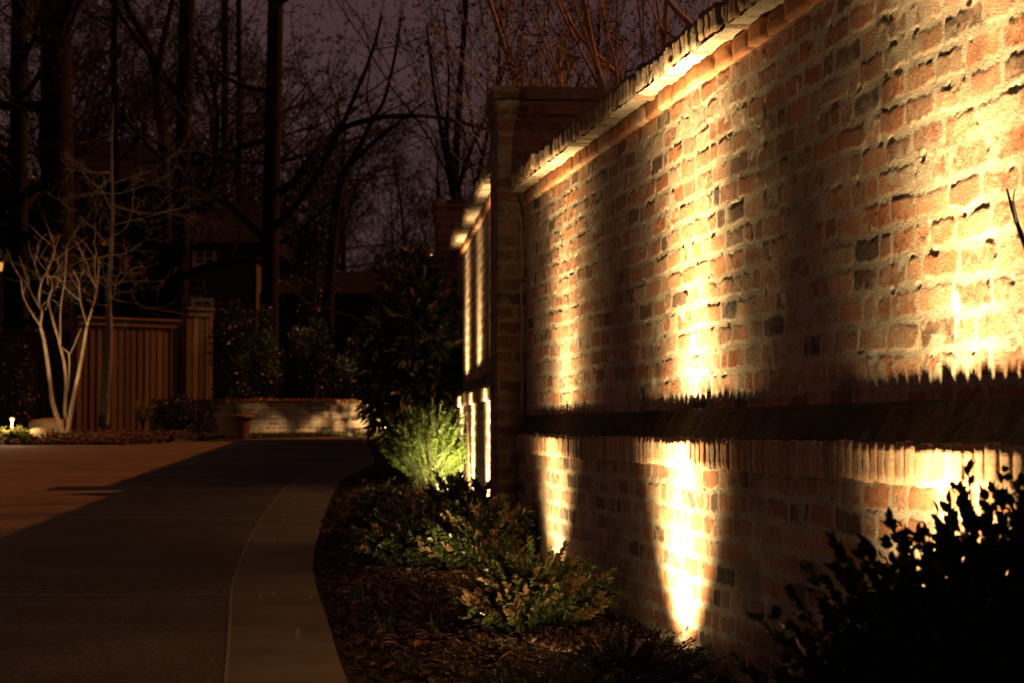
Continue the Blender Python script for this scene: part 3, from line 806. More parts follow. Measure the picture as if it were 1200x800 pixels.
shoot_bush('heather', 'dark fine-leaved heather mound in front of the brightest uplight', 'shrub', (0.33, 6.25, gz(6.25)), 0.34, 0.24, 340, 40, 0.012, 0.004, [(0.04, 0.045, 0.02), (0.05, 0.04, 0.02)], 108, start=0.2, group='heather mounds')
shoot_bush('heather', 'dark fine-leaved heather mound in the foreground left of the brightest uplight', 'shrub', (0.08, 5.9, gz(5.9)), 0.34, 0.15, 260, 40, 0.012, 0.004, [(0.04, 0.045, 0.02), (0.05, 0.04, 0.02)], 109, start=0.2, group='heather mounds')
shoot_bush('heather', 'little heather tuft right at the foot of the brightest light streak', 'shrub', (0.50, 6.62, gz(6.62)), 0.17, 0.13, 140, 30, 0.011, 0.004, [(0.05, 0.055, 0.025), (0.06, 0.05, 0.025)], 112, start=0.2, group='heather mounds')
# dark foreground shrub
shoot_bush('boxwood_shrub', 'large black silhouetted shrub in the right foreground, out of focus', 'shrub', (0.86, 3.35, gz(3.35) - 0.1), 0.52, 0.91, 2000, 95, 0.022, 0.014, DKGRN, 110, M_LEAF, upright=0.7, spread=78, start=0.15)
shoot_bush('boxwood_shrub', 'lower dark silhouetted shrub in the foreground left of the large one', 'shrub', (0.60, 3.5, gz(3.5) - 0.1), 0.38, 0.55, 800, 70, 0.021, 0.013, DKGRN, 111, M_LEAF, upright=0.7, spread=75, start=0.15)
# bulb shoots
rs = np.random.RandomState(4)
def tuft(name, label, cat, x, y, z, n, h, w, pal, seed, sp=0.05, group=None, lean=0.5):
    root = empty(name, (x, y, z), label, cat, group)
    def smp(r, k):
        a_ = r.rand(k) * 6.283; q = sp * np.sqrt(r.rand(k))
        return np.stack([x + q * np.cos(a_), y + q * np.sin(a_), np.full(k, z)], 1)
    V, Q, T, c = blades(n, smp, h, w, pal, seed, lean)
    mesh_np('blade_clump', V, Q, T, M_GRASS, root, c)
for i, (X, Y) in enumerate(((535, 790), (448, 745), (482, 792), (508, 745), (475, 690), (420, 705), (590, 770), (400, 640))):
    d = 0.982 / ((Y - 500) / 2400 + 0.026)
    tuft('bulb_shoot', 'small clump of fresh green bulb leaves poking out of the mulch', 'plant', (X - 600) / 2400 * d, d, gz(d), 12, 0.075, 0.009, [(0.07, 0.13, 0.03), (0.05, 0.1, 0.03)], 200 + i, 0.045, 'clumps of bulb leaves in the mulch', 0.3)

# big-leaved magnolia and distant shrubs
def leafy_mass(name, label, cat, base, radii, zc, n, leaf, wid, pal, seed, mat, clumps=40, group=None, trunk=0.03, tone=0.6):
    rs = np.random.RandomState(seed)
    base = np.array(base, float); radii = np.array(radii, float)
    root = empty(name, base, label, cat, group)
    cc = unit(rs.randn(clumps, 3)) * (0.35 + 0.65 * rs.rand(clumps, 1) ** .5) * radii
    cs = 0.16 + 0.22 * rs.rand(clumps)
    k = rs.randint(0, clumps, n)
    off = unit(rs.randn(n, 3)) * (rs.rand(n, 1) ** .4)
    C = base + np.array([0, 0, zc]) + cc[k] + off * (cs[k][:, None] * radii.mean())
    C[:, 2] = np.maximum(C[:, 2], base[2] + 0.03)
    D = unit(off + unit(cc[k]) * .5 + rs.randn(n, 3) * .5 + np.array([0, 0, .1]))
    pal = np.asarray(pal); c = pal[rs.randint(0, len(pal), n)] * (tone + 0.8 * rs.rand(n))[:, None]
    V, T, c = leaf_arrays(C, D, unit(rs.randn(n, 3) * .6 + np.array([0, 0, 1])), leaf * (0.6 + .7 * rs.rand(n)), wid * (.6 + .7 * rs.rand(n)), c)
    mesh_np('foliage', V, T, None, mat, root, c)
    mb = MB()
    for q in range(min(14, clumps)):
        e = base + np.array([0, 0, zc]) + cc[q]
        m = base * .5 + e * .5 + rs.randn(3) * .08; m[:2] = base[:2] * .6 + e[:2] * .4
        mb.tube([base - np.array([0, 0, .05]), m, e], [trunk, trunk * .6, trunk * .2], 5)
    mb.build('trunk', M_BARK, root)
    return root
leafy_mass('magnolia', 'dark glossy magnolia with bronze-backed leaves in front of the second pillar', 'tree', (-0.86, 17.45, gz(17.45)), (0.36, 0.42, 0.98), 1.08, 8500, 0.12, 0.045,
           [(0.03, 0.045, 0.018), (0.04, 0.055, 0.02), (0.12, 0.06, 0.03), (0.025, 0.04, 0.018)], 301, M_GLOSS, 60, trunk=0.035)
for (X0, X1, Yt, d, sd, lab) in ((245, 335, 335, 34.6, 311, 'tall dark evergreen shrub against the right end of the wooden fence'), (325, 400, 372, 35.6, 312, 'dark evergreen shrub behind the shaded part of the low brick wall'),
                      (385, 450, 395, 35.0, 313, 'dark evergreen shrub behind the spotlit end of the low brick wall'), (0, 42, 400, 33.0, 314, 'dark rounded shrub behind the boulders and path light'),
                      (178, 250, 466, 33.3, 315, 'low clipped dark shrub at the foot of the wooden fence')):
    x = ((X0 + X1) / 2 - 600) / 2400 * d; rx = (X1 - X0) / 2 / 2400 * d
    top = EYE + (500 - Yt) / 2400 * d; zb = gz(d)
    leafy_mass('evergreen_shrub', lab, 'shrub', (x, d, zb), (rx * .8, 0.7, (top - zb) * .42), (top - zb) * .52, int(2500 * max(rx, .4) * (top - zb) * 1.6), 0.075, 0.032, [(0.02, 0.028, 0.012), (0.03, 0.035, 0.015)], sd, M_LEAF, 46)

# ------------------------------------------------------------------ low brick wall with spot, pot, boulders, far lamps
def low_wall():
    x0, x1, d = -6.0, -2.0, 33.9
    zt = EYE + (500 - 467) / 2400 * d; zb = gz(d) - 0.1
    root = empty('low_brick_wall', ((x0 + x1) / 2, d, gz(d)), 'low brick retaining wall at the end of the driveway, spotlit at one end', 'wall')
    nu, nv = int((x1 - x0) / 0.012), int((zt - zb) / 0.012)
    X, Zz = np.meshgrid(np.linspace(x0, x1, nu), np.linspace(zb, zt - 0.07, nv), indexing='ij')
    X, Zz = X.ravel(), Zz.ravel()
    h, c = brickfield(X, Zz, 81)
    mesh_np('face', np.stack([X, d - h * 1.6, Zz], 1), grid_quads(nu, nv), None, M_BRICK, root, c * 0.75, True)
    mb = MB(); mb.box(((x0 + x1) / 2, d + 0.16, (zt + zb) / 2 - 0.04), ((x1 - x0) / 2, 0.14, (zt - zb) / 2 - 0.04)); mb.build('core', M_CORE, root)
    mb = MB(); r_ = np.random.RandomState(5); x = x0
    while x < x1:
        w = 0.034 + 0.003 * r_.randn()
        add_brick(mb, (x + w, d + 0.13 + .004 * r_.randn(), zt - 0.035 + .003 * r_.randn()), np.eye(3), (w - .004, .17, .036), PAL[r_.randint(0, 5)] * .6)
        x += 2 * w + .004
    mb.build('coping', M_BRICK, root, True)
low_wall()
uplight((-1.55, 32.4, gz(32.4)), (-2.75, 33.9, gz(33.9) + 0.34), 1000, 56, 4.0, 'small spotlight hidden behind the magnolia, aimed at the low brick wall', h=0.2)
leafy_mass('leafy_shrub', 'thin shrub whose leaves throw shadows on the low brick wall', 'shrub', (-1.95, 32.9, gz(32.9)), (0.26, 0.22, 0.26), 0.32, 620, 0.065, 0.034, MIDGRN, 320, M_GLOSS, 22, trunk=.012)

# terracotta pot with a plant
pd = 31.0; pz = gz(pd); px = (275 - 600) / 2400 * pd
pot = empty('terracotta_pot', (px, pd, pz), 'wide terracotta flower pot in front of the low brick wall', 'flower pot')
mb = MB(); mb.lathe((px, pd, pz), [(0.0011, 0.0), (0.1898, 0.0), (0.2070, 0.02), (0.2702, 0.30), (0.2737, 0.31)], 28); mb.build('bowl', M_TERRA, pot, True)
mb = MB(); mb.lathe((px, pd, pz), [(0.2737, 0.31), (0.3013, 0.312), (0.3082, 0.335), (0.3036, 0.37), (0.2875, 0.375), (0.2760, 0.37), (0.2702, 0.32)], 28); mb.build('rim', M_TERRA, pot, True)
mb = MB(); mb.lathe((px, pd, pz), [(0.2714, 0.33), (0.1150, 0.345), (0.0011, 0.345)], 20); mb.build('potting_soil', M_SOIL, pot)
tuft('potted_plant', 'thin upright grassy leaves growing in the terracotta pot', 'plant', px, pd, pz + 0.34, 60, 0.26, 0.014, [(0.05, 0.07, 0.03), (0.07, 0.09, 0.04)], 330, 0.16, lean=0.5)

def boulder(label, x, y, rx, ry, rz, seed):
    n, m = 20, 14
    th, ph = np.meshgrid(np.arange(n) / n * 6.283, np.linspace(0.02, math.pi - 0.02, m), indexing='ij')
    D = np.stack([np.sin(ph) * np.cos(th), np.sin(ph) * np.sin(th), np.cos(ph)], -1).reshape(-1, 3)
    D = np.sign(D) * np.abs(D) ** 0.65
    k = 1 + 0.3 * (fbm(D[:, 0] * 1.4 + D[:, 2] + seed, D[:, 1] * 1.4 + seed, 2, 3) - .5)
    V = D * k[:, None] * np.array([rx, ry, rz]) + np.array([x, y, gz(y) + rz * .7])
    tag(mesh_np('boulder', V, grid_quads(n, m, True), None, M_STONE, smooth=True), label, 'boulder', 'sandstone boulders in the garden bed')
boulder('flat yellowish sandstone boulder beside the lit path light', -6.74, 29.35, 0.17, 0.15, 0.12, 1)
boulder('taller dim boulder behind the yellowish one', -6.9, 30.6, 0.30, 0.22, 0.19, 2)

# path light
pl_d = 29.2; plx = (14.5 - 600) / 2400 * pl_d; plz = gz(pl_d)
pl = empty('path_light', (plx, pl_d, plz), 'lit path light on a thin stem among yellow-green plants at the bed edge', 'garden light')
hz_ = EYE + (500 - 489) / 2400 * pl_d - plz
mb = MB(); mb.tube([(plx, pl_d, plz - 0.05), (plx, pl_d, plz + hz_ - 0.05)], 0.009, 8); mb.build('stem', M_PALE, pl, True)
mb = MB(); mb.lathe((plx, pl_d, plz + hz_), [(0.012, -0.05), (0.02, -0.045), (0.02, -0.005), (0.012, 0.0)], 12); mb.build('lamp_glass', M_GLOW, pl, True)
mb = MB(); mb.lathe((plx, pl_d, plz + hz_), [(0.06, -0.012), (0.055, 0.0), (0.02, 0.022), (0.001, 0.025)], 18); mb.build('shade', M_BRONZE, pl, True)
L = bpy.data.lights.new('path_light_bulb', 'POINT'); L.energy = 32; L.color = WARM; L.shadow_soft_size = 0.03
o = bpy.data.objects.new('path_light_bulb', L); COL.objects.link(o); o.parent = pl; o.location = (0.02, -0.10, hz_ - 0.04)
# unlit stake
sk = (62 - 600) / 2400 * 29.3
mb = MB(); mb.tube([(sk, 29.3, gz(29.3) - .05), (sk, 29.3, gz(29.3) + .2)], 0.014, 8); mb.lathe((sk, 29.3, gz(29.3) + .2), [(0.024, -0.03), (0.024, 0.0), (0.001, 0.006)], 10)
tag(mb.build('garden_stake', M_BRONZE, None, True), 'short dark bronze stake at the left of the pale tree stems', 'stake')
shoot_bush('low_plant', 'yellow-green leafy plant right under the lit path light', 'plant', (-6.97, 28.98, gz(28.98)), 0.20, 0.20, 60, 12, 0.07, 0.03, [(0.22, 0.2, 0.05), (0.16, 0.17, 0.05)], 340, spread=75)
shoot_bush('low_plant', 'yellow-green leafy plant at the very edge of the photo, left of the path light', 'plant', (-7.28, 29.1, gz(29.1)), 0.20, 0.2, 50, 12, 0.07, 0.03, [(0.22, 0.2, 0.05), (0.16, 0.17, 0.05)], 341, spread=75)
tuft('grass_tuft', 'bright green grass tuft in front of the sandstone boulder', 'plant', (31 - 600) / 2400 * 28.8, 28.8, gz(28.8), 60, 0.15, 0.016, [(0.09, 0.17, 0.03), (0.07, 0.14, 0.03)], 342, 0.09, lean=0.8)
tuft('grass_tuft', 'dark green grass tuft at the foot of the pale multi-stemmed tree', 'plant', (71 - 600) / 2400 * 29.2, 29.2, gz(29.2), 40, 0.14, 0.016, [(0.04, 0.08, 0.02)], 343, 0.09, lean=0.8)
shoot_bush('low_shrub', 'little pale plumed shrub in front of the wooden fence', 'shrub', (-5.95, 33.0, gz(33.0) + .12), 0.3, 0.42, 40, 12, 0.07, 0.02, [(0.3, 0.24, 0.14), (0.2, 0.17, 0.1)], 344, spread=45)

# ------------------------------------------------------------------ wooden fence
def fence_run(label, P0, P1, ztop, zbot, seed, cap=True, dark=1.0):
    P0, P1 = np.array(P0, float), np.array(P1, float)
    L_ = np.linalg.norm(P1 - P0); u = (P1 - P0) / L_; nv = np.array([u[1], -u[0]])
    if nv[1] > 0: nv = -nv
    mid = (P0 + P1) / 2
    root = empty('wooden_fence', (mid[0], mid[1], gz(mid[1])), label, 'fence', 'sections of the cedar board fence')
    rot = np.array([[u[0], nv[0], 0], [u[1], nv[1], 0], [0, 0, 1]])
    r_ = np.random.RandomState(seed)
    mb = MB(); s = 0.0
    while s < L_:
        w = 0.068 + 0.004 * r_.randn()
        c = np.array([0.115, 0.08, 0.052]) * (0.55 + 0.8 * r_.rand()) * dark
        p = P0 + u * (s + w) + nv * 0.004 * r_.randn()
        mb.box((p[0], p[1], (ztop + zbot) / 2), (w - 0.004, 0.010, (ztop - zbot) / 2), rot, c)
        q = P0 + u * s + nv * 0.013
        mb.box((q[0], q[1], (ztop + zbot) / 2), (0.014, 0.008, (ztop - zbot) / 2 - .01), rot, c * .9)
        s += 2 * w
    mb.build('boarding', M_WOOD, root)
    mb = MB(); m_ = mid + nv * 0.01
    mb.box((m_[0], m_[1], ztop + 0.02), (L_ / 2 + .04, 0.07, 0.02), rot, np.array([0.14, 0.09, 0.055]) * dark); mb.build('cap_rail', M_WOOD, root)
    mb = MB(); m_ = mid + nv * 0.032
    mb.box((m_[0], m_[1], ztop - 0.06), (L_ / 2, 0.012, 0.055), rot, np.array([0.13, 0.085, 0.05]) * dark); mb.build('fascia_board', M_WOOD, root)
    for q in (P0, P1):
        mb = MB(); q = q - nv * 0.07
        mb.box((q[0], q[1], (ztop + zbot) / 2), (0.05, 0.05, (ztop - zbot) / 2), rot, np.array([0.2, 0.13, 0.08]) * dark); mb.build('post', M_WOOD, root)
fx = lambda X, d: (X - 600) / 2400 * d
fzt = lambda Y, d: EYE + (500 - Y) / 2400 * d
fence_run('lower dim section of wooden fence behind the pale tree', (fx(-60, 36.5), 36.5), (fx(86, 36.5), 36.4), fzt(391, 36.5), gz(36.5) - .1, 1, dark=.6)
fence_run('main section of vertical cedar boards behind the thin grey tree trunk', (fx(90, 35.4), 35.4), (fx(218, 36.8), 36.8), fzt(376, 36.2), gz(36) - .1, 2)
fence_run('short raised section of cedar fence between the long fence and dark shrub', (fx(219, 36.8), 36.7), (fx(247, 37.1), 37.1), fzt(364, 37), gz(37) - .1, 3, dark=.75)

# ------------------------------------------------------------------ trees
def grow(rs, P, D, length, r, level, maxl, out, opts):
    k = max(4, int(4 + length * opts.get('seg', 1.2)))
    pts = [np.array(P, float)]; d = np.array(D, float); d /= np.linalg.norm(d)
    wob = opts.get('wob', 0.16) * (0.6 + 0.4 * level)
    for i in range(k):
        d = d + rs.randn(3) * wob + np.array([0, 0, opts.get('up', 0.05) * (1 if level else 0.4)])
        d /= np.linalg.norm(d)
        pts.append(pts[-1] + d * length / k)
    pts = np.array(pts)
    rad = r * np.linspace(1, 0.35 if level < maxl else 0.4, k + 1)
    out.append((level, pts, rad))
    if level >= maxl: return
    n = opts['kids'][level]
    lo = opts['first'] if level == 0 else 0.2
    for j in range(n):
        f = lo + (1 - lo) * (j + rs.rand()) / n
        x = f * k; i = min(int(x), k - 1); p = pts[i] + (pts[i + 1] - pts[i]) * (x - i)
        ax = pts[i + 1] - pts[i]; ax /= np.linalg.norm(ax)
        sd = rs.randn(3); sd -= ax * (sd @ ax); sd /= np.linalg.norm(sd)
        an = R(opts['ang'][level] * (0.75 + 0.5 * rs.rand()))
        nd = ax * math.cos(an) + sd * math.sin(an)
        ll = length * opts['ratio'][level] * (0.6 + 0.6 * rs.rand()) * (1.15 - 0.55 * f if level == 0 else 1.0)
        grow(rs, p, nd, ll, max(np.interp(x, range(k + 1), rad) * opts.get('rr', 0.5), opts.get('rmin', 0.006)), level + 1, maxl, out, opts)

def finish_tree(root, out, rs, bark, twig, leaf_n=0, leaf=0.05, pal=None, thick=1):
    tm, bm_, wm = MB(), MB(), MB()
    tips = []
    for (lv, P, rad) in out:
        if lv == 0: tm.tube(P, rad, 10)
        elif lv == 1: bm_.tube(P, rad, 6)
        else: wm.tube(P, rad, 4 if lv == 2 else 3, cap=False)
        if lv >= 2: tips.append(P)
    tr = tm.build('trunk', bark, root, True)
    if bm_.n: bm_.build('limb', bark, root, True)
    if wm.n: wm.build('twig_crown', twig, root)
    if leaf_n and tips:
        k = rs.randint(0, len(tips), leaf_n)
        C = np.array([tips[i][rs.randint(len(tips[i]) // 2, len(tips[i]))] for i in k]) + rs.randn(leaf_n, 3) * leaf * 0.35
        pal = np.asarray(pal); c = pal[rs.randint(0, len(pal), leaf_n)] * (.7 + .6 * rs.rand(leaf_n))[:, None]
        V, T, c = leaf_arrays(C, unit(rs.randn(leaf_n, 3)), unit(rs.randn(leaf_n, 3)), leaf * (.6 + .8 * rs.rand(leaf_n)), leaf * .5 * (.6 + .8 * rs.rand(leaf_n)), c)
        mesh_np('spring_foliage', V, T, None, M_BUD, root, c)

BUD = [(0.02, 0.015, 0.008), (0.018, 0.017, 0.007), (0.026, 0.017, 0.01)]
def tree(name, label, X, d, height, r, seed, lean=(0, 0), kids=(11, 6, 5), first=0.25, ang=(60, 45, 40), ratio=(0.42, 0.5, 0.5), maxl=3, group=None, leaf_n=1400, leaf=0.07, bark=None, twig=None, opts=None, x=None):
    rs = np.random.RandomState(seed)
    x = fx(X, d) if x is None else x
    z = gz(d) - 0.1
    root = empty(name, (x, d, z), label, 'tree', group)
    o_ = dict(kids=kids, first=first, ang=ang, ratio=ratio, wob=0.10, up=0.06, rmin=0.007)
    if opts: o_.update(opts)
    out = []
    grow(rs, (x, d, z), (lean[0], lean[1], 1), height, r, 0, maxl, out, o_)
    return root, out, rs, dict(bark=bark or M_BARK, twig=twig or M_TWIG, leaf_n=leaf_n, leaf=leaf, pal=BUD)
def done(t, extra=()):
    root, out, rs, kw = t
    out.extend(extra)
    finish_tree(root, out, rs, **kw)
GB = 'bare winter trees behind the fence and houses'
def poly(pts, d, r0, r1, lv=1, jit=0.0, seed=0):
    rs_ = np.random.RandomState(seed)
    P = np.array([at(X, Y, d + jit * rs_.randn()) for X, Y in pts])
    # smooth by Catmull-Rom
    Q = np.vstack([2 * P[0] - P[1], P, 2 * P[-1] - P[-2]]); o_ = []
    for i in range(1, len(Q) - 2):
        for t_ in np.linspace(0, 1, 5, endpoint=False):
            a_, b_, c_, d_ = Q[i - 1], Q[i], Q[i + 1], Q[i + 2]
            o_.append(0.5 * (2 * b_ + (c_ - a_) * t_ + (2 * a_ - 5 * b_ + 4 * c_ - d_) * t_ ** 2 + (3 * b_ - a_ - 3 * c_ + d_) * t_ ** 3))
    o_.append(Q[-2]); o_ = np.array(o_)
    return (lv, o_, np.linspace(r0, r1, len(o_)))
STR = {'wob': 0.018, 'up': 0.02}
def bigtree(label, X, d, h, r, seed, **k):
    t_ = tree('bare_tree', label, X, d, h, r, seed, opts=dict(wob=0.10, up=0.05), group=None, **k)
    root, out, rs_, kw = t_
    return t_
def straight_trunk(t_, X, d, w0, w1, X1=None):
    """replace the wandering trunk by a near-straight bole and slide its limbs onto it"""
    root, out, rs_, kw = t_
    lv, P, rad = out[0]
    n = len(P); s = np.linspace(0, 1, n)
    x0 = P[0].copy(); h = P[-1][2] - P[0][2]
    Pn = x0 + np.outer(s, np.array([(fx(X1, d) - fx(X, d)) if X1 is not None else 0.0, 0, h])) + np.c_[0.05 * np.sin(s * 5 + X), 0.05 * np.cos(s * 4), s * 0]
    zz = P[:, 2]
    def shift(Q):
        z0 = Q[0][2]
        dx = np.array([np.interp(z0, zz, P[:, 0]), np.interp(z0, zz, P[:, 1])])
        dn = np.array([np.interp(z0, Pn[:, 2], Pn[:, 0]), np.interp(z0, Pn[:, 2], Pn[:, 1])])
        Q = Q.copy(); Q[:, :2] += dn - dx; return Q
    # limbs and their own twigs move together: use the root limb's shift for its following children
    cur = np.zeros(3); new = [(0, Pn, np.linspace(w0, w1, n))]
    for (l_, Q, rd) in out[1:]:
        if l_ == 1:
            Q2 = shift(Q); cur = Q2[0] - Q[0]; new.append((l_, Q2, rd))
        else: new.append((l_, Q + cur, rd))
    out[:] = new

for (X, X1, d, h, w, seed, lab, kk) in (
    (21, 22, 42, 15, 0.20, 401, 'straight dark trunk at the far left edge of the woods', (9, 5, 4)),
    (63, 60, 41, 15, 0.36, 402, 'thickest dark trunk, standing beside the far left one', (10, 6, 5)),
    (211, 218, 44, 15, 0.20, 403, 'tall straight trunk rising behind the raised fence section', (12, 6, 5)),
    (318, 320, 40, 14, 0.185, 404, 'tall straight trunk with a long arching branch over the driveway', (12, 6, 5)),
    (133, 134, 39, 12, 0.07, 405, 'slim straight trunk between the thick left trunks and the house roof', (14, 6, 5)),
    (262, 259, 58, 16, 0.12, 406, 'slim trunk just left of the arching branch tree, behind the house gable', (14, 6, 5)),
    (276, 279, 59, 16, 0.10, 407, 'slimmest of the twin trunks behind the house gable', (14, 6, 5))):
    t_ = bigtree(lab, X, d, h, w, seed, kids=kk, first=0.22, ratio=(0.36, 0.5, 0.5), ang=(72, 45, 42))
    straight_trunk(t_, X, d, w, w * .75, X1)
    ex = []
    if seed == 404:
        ex = [poly([(322, 232), (345, 212), (368, 182), (400, 152), (440, 139), (480, 136), (520, 139), (570, 152)], 40, 0.09, 0.03, 1, 0.3),
              poly([(345, 212), (362, 200), (390, 175), (420, 160)], 40, 0.04, 0.012, 2), poly([(400, 152), (395, 120), (385, 90), (388, 55)], 40, 0.03, 0.01, 2),
              poly([(440, 139), (460, 128), (490, 115), (505, 95)], 40, 0.025, 0.008, 2), poly([(480, 136), (505, 150), (515, 175)], 40, 0.02, 0.007, 2)]
    done(t_, ex)

# leaning tree on the upper left
t_ = bigtree('dark leaning trunk that bends away from the tall trunk behind the fence', 193, 47, 9, 0.12, 408, kids=(7, 6, 5), first=0.45)
t_[1][0] = poly([(196, 380), (194, 260), (192, 190), (184, 100), (172, 50), (150, 10), (140, -30)], 47, 0.15, 0.07, 0)
done(t_, [poly([(184, 100), (190, 55), (200, 10), (210, -30)], 47, 0.09, 0.05, 1), poly([(188, 150), (178, 115), (172, 85)], 47, 0.04, 0.01, 2)])
# forked leaning tree in the middle
t_ = bigtree('crooked forked tree right of the dark conifer', 388, 44, 7, 0.1, 409, kids=(8, 6, 5), first=0.5)
t_[1][0] = poly([(384, 390), (386, 330), (392, 260), (400, 215), (408, 195)], 44, 0.13, 0.10, 0)
done(t_, [poly([(405, 200), (425, 165), (437, 140), (450, 118), (462, 70), (470, 20)], 44, 0.075, 0.03, 1), poly([(407, 197), (440, 165), (470, 142), (500, 118)], 44, 0.06, 0.02, 1),
          poly([(437, 140), (430, 110), (434, 70), (425, 20)], 44, 0.035, 0.012, 2), poly([(396, 238), (412, 246), (418, 240)], 44, 0.03, 0.01, 2)])
# many-stemmed tree behind the second pillar
for i, (lab, sd) in enumerate((('slender many-stemmed tree fanning out above the second pillar', 410),)):
    t_ = tree('bare_tree', lab, 533, 34, 7.5, 0.07, sd, kids=(9, 7, 5), first=0.35, ang=(28, 35, 40), ratio=(0.6, 0.5, 0.5), leaf_n=1600)
    ex = [poly([(533, 330), (533, 235), (538, 120), (545, 20), (548, -40)], 34, 0.08, 0.04, 1), poly([(533, 240), (520, 170), (508, 100), (500, 30)], 34, 0.05, 0.02, 1), poly([(533, 235), (550, 180), (572, 130), (600, 60)], 34, 0.05, 0.02, 1),
          poly([(532, 225), (524, 160), (526, 90), (520, 10)], 34, 0.04, 0.015, 1), poly([(534, 230), (545, 200), (562, 190), (585, 165)], 34, 0.03, 0.01, 1)]
    done(t_, ex)

# background fill: bushy bare trees, two prototypes copied with their parts
def copy_tree(root, loc, rz, sc_, label, group):
    c = root.copy(); COL.objects.link(c); c.location = loc; c.rotation_euler = (0, 0, rz); c.scale = (sc_,) * 3
    c['label'] = label
    if group: c['group'] = group
    for ch in root.children:
        k = ch.copy(); COL.objects.link(k); k.parent = c
    return c
protos = []
WOODS = 'bushy bare trees closing the view behind the houses'
for i, (X, d, sd) in enumerate(((110, 60, 420), (405, 60, 421), (300, 66, 422))):
    t_ = tree('bare_tree', 'bushy bare tree with a twiggy crown and sparse spring leaves, far behind the houses', X, d, (13.5, 9.2, 12.5)[i], 0.13, sd, kids=(19, 10, 8), first=0.16, ang=(55, 45, 45), ratio=(0.42, 0.5, 0.5), leaf_n=5200, leaf=0.085, group=WOODS)
    done(t_); protos.append(t_[0])
for i, (X, d, sc_, rz) in enumerate(((20, 62, 1.0, 1.1), (175, 64, 1.0, 2.0), (235, 60, .95, 4.0), (455, 66, .66, .6), (510, 64, .66, 5.0), (600, 66, .95, 2.2), (650, 60, .9, 1.0), (345, 62, .9, 5.5), (60, 68, 1.1, 3.3), (150, 60, .95, 5.1), (-30, 62, 1.0, 2.6), (375, 68, .75, 1.9), (560, 62, .7, 4.4), (260, 70, 1.0, 2.9), (420, 58, .5, 0.4))):
    copy_tree(protos[i % 3], (fx(X, d), d, gz(d) - .1), rz, sc_, protos[i % 3]['label'], WOODS)

# orange-lit shoots rising behind the near wall
for i, (X, d, h, sd, lean, lab) in enumerate(((735, 15.5, 4.6, 431, (-.18, 0), 'leaning reddish bare shoots lit orange just past the pillar cap behind the wall'), (800, 14.2, 4.4, 432, (-.1, 0), 'dense reddish twiggy tree lit orange in the middle of the sky above the wall'),
        (875, 13.2, 4.3, 433, (-.25, 0), 'reddish bare tree with a thick lit bough rising where the coping leaves the frame'), (700, 17.0, 3.8, 434, (.02, 0), 'pale orange thin whips left of the leaning shoots over the pillar cap'))):
    t_ = tree('reddish_tree', lab, X, d, h, 0.04, sd, lean=lean, kids=(12, 7, 5), first=0.2, ang=(20, 28, 35), ratio=(0.5, 0.5, 0.45), leaf_n=1800, leaf=0.026, bark=M_TWIGO, twig=M_TWIGO, opts=dict(wob=0.09, up=0.10, rmin=0.0028, rr=0.45))
    ex = []
    if i == 0: ex = [poly([(745, 112), (715, 80), (690, 55), (668, 25), (655, -10)], d, 0.022, 0.01, 1, .1), poly([(715, 80), (690, 70), (664, 62), (645, 48), (635, 40)], d, 0.014, 0.004, 2), poly([(735, 100), (733, 60), (716, 40), (705, 0)], d, 0.009, 0.004, 2)]
    if i == 2: ex = [poly([(840, 60), (812, 32), (790, 10), (775, -10)], d, 0.028, 0.016, 1, .1), poly([(830, 60), (800, 50), (775, 32), (760, 0)], d, 0.014, 0.006, 2)]
    done(t_, ex)

for i, (X, d, w_, Yt, lab) in enumerate(((8, 47, 42, 120, 'broad dark evergreen tree at the far left edge, behind the straight trunks'), (-55, 46, 45, 150, 'dark evergreen tree mostly outside the left edge of the view'), (78, 46.5, 30, 165, 'dark evergreen tree between the thick trunk and the house roof'))):
    zb = gz(d); top = fzt(Yt, d)
    leafy_mass('evergreen_tree', lab, 'tree', (fx(X, d), d, zb), (w_ / 2400 * d, .8, (top - zb) * .46), (top - zb) * .5, 9000, 0.17, 0.07, [(0.012, 0.018, 0.01), (0.018, 0.02, 0.012)], 360 + i, M_LEAF, 90, trunk=.1)
# dark columnar conifer
leafy_mass('conifer', 'dark narrow ivy-clad conifer between the tall trunk and crooked tree', 'tree', (fx(365, 42), 42, gz(42)), (0.26, 0.26, 2.3), 2.75, 5200, 0.09, 0.03, [(0.012, 0.018, 0.01), (0.018, 0.02, 0.012)], 351, M_LEAF, 70, trunk=.06)

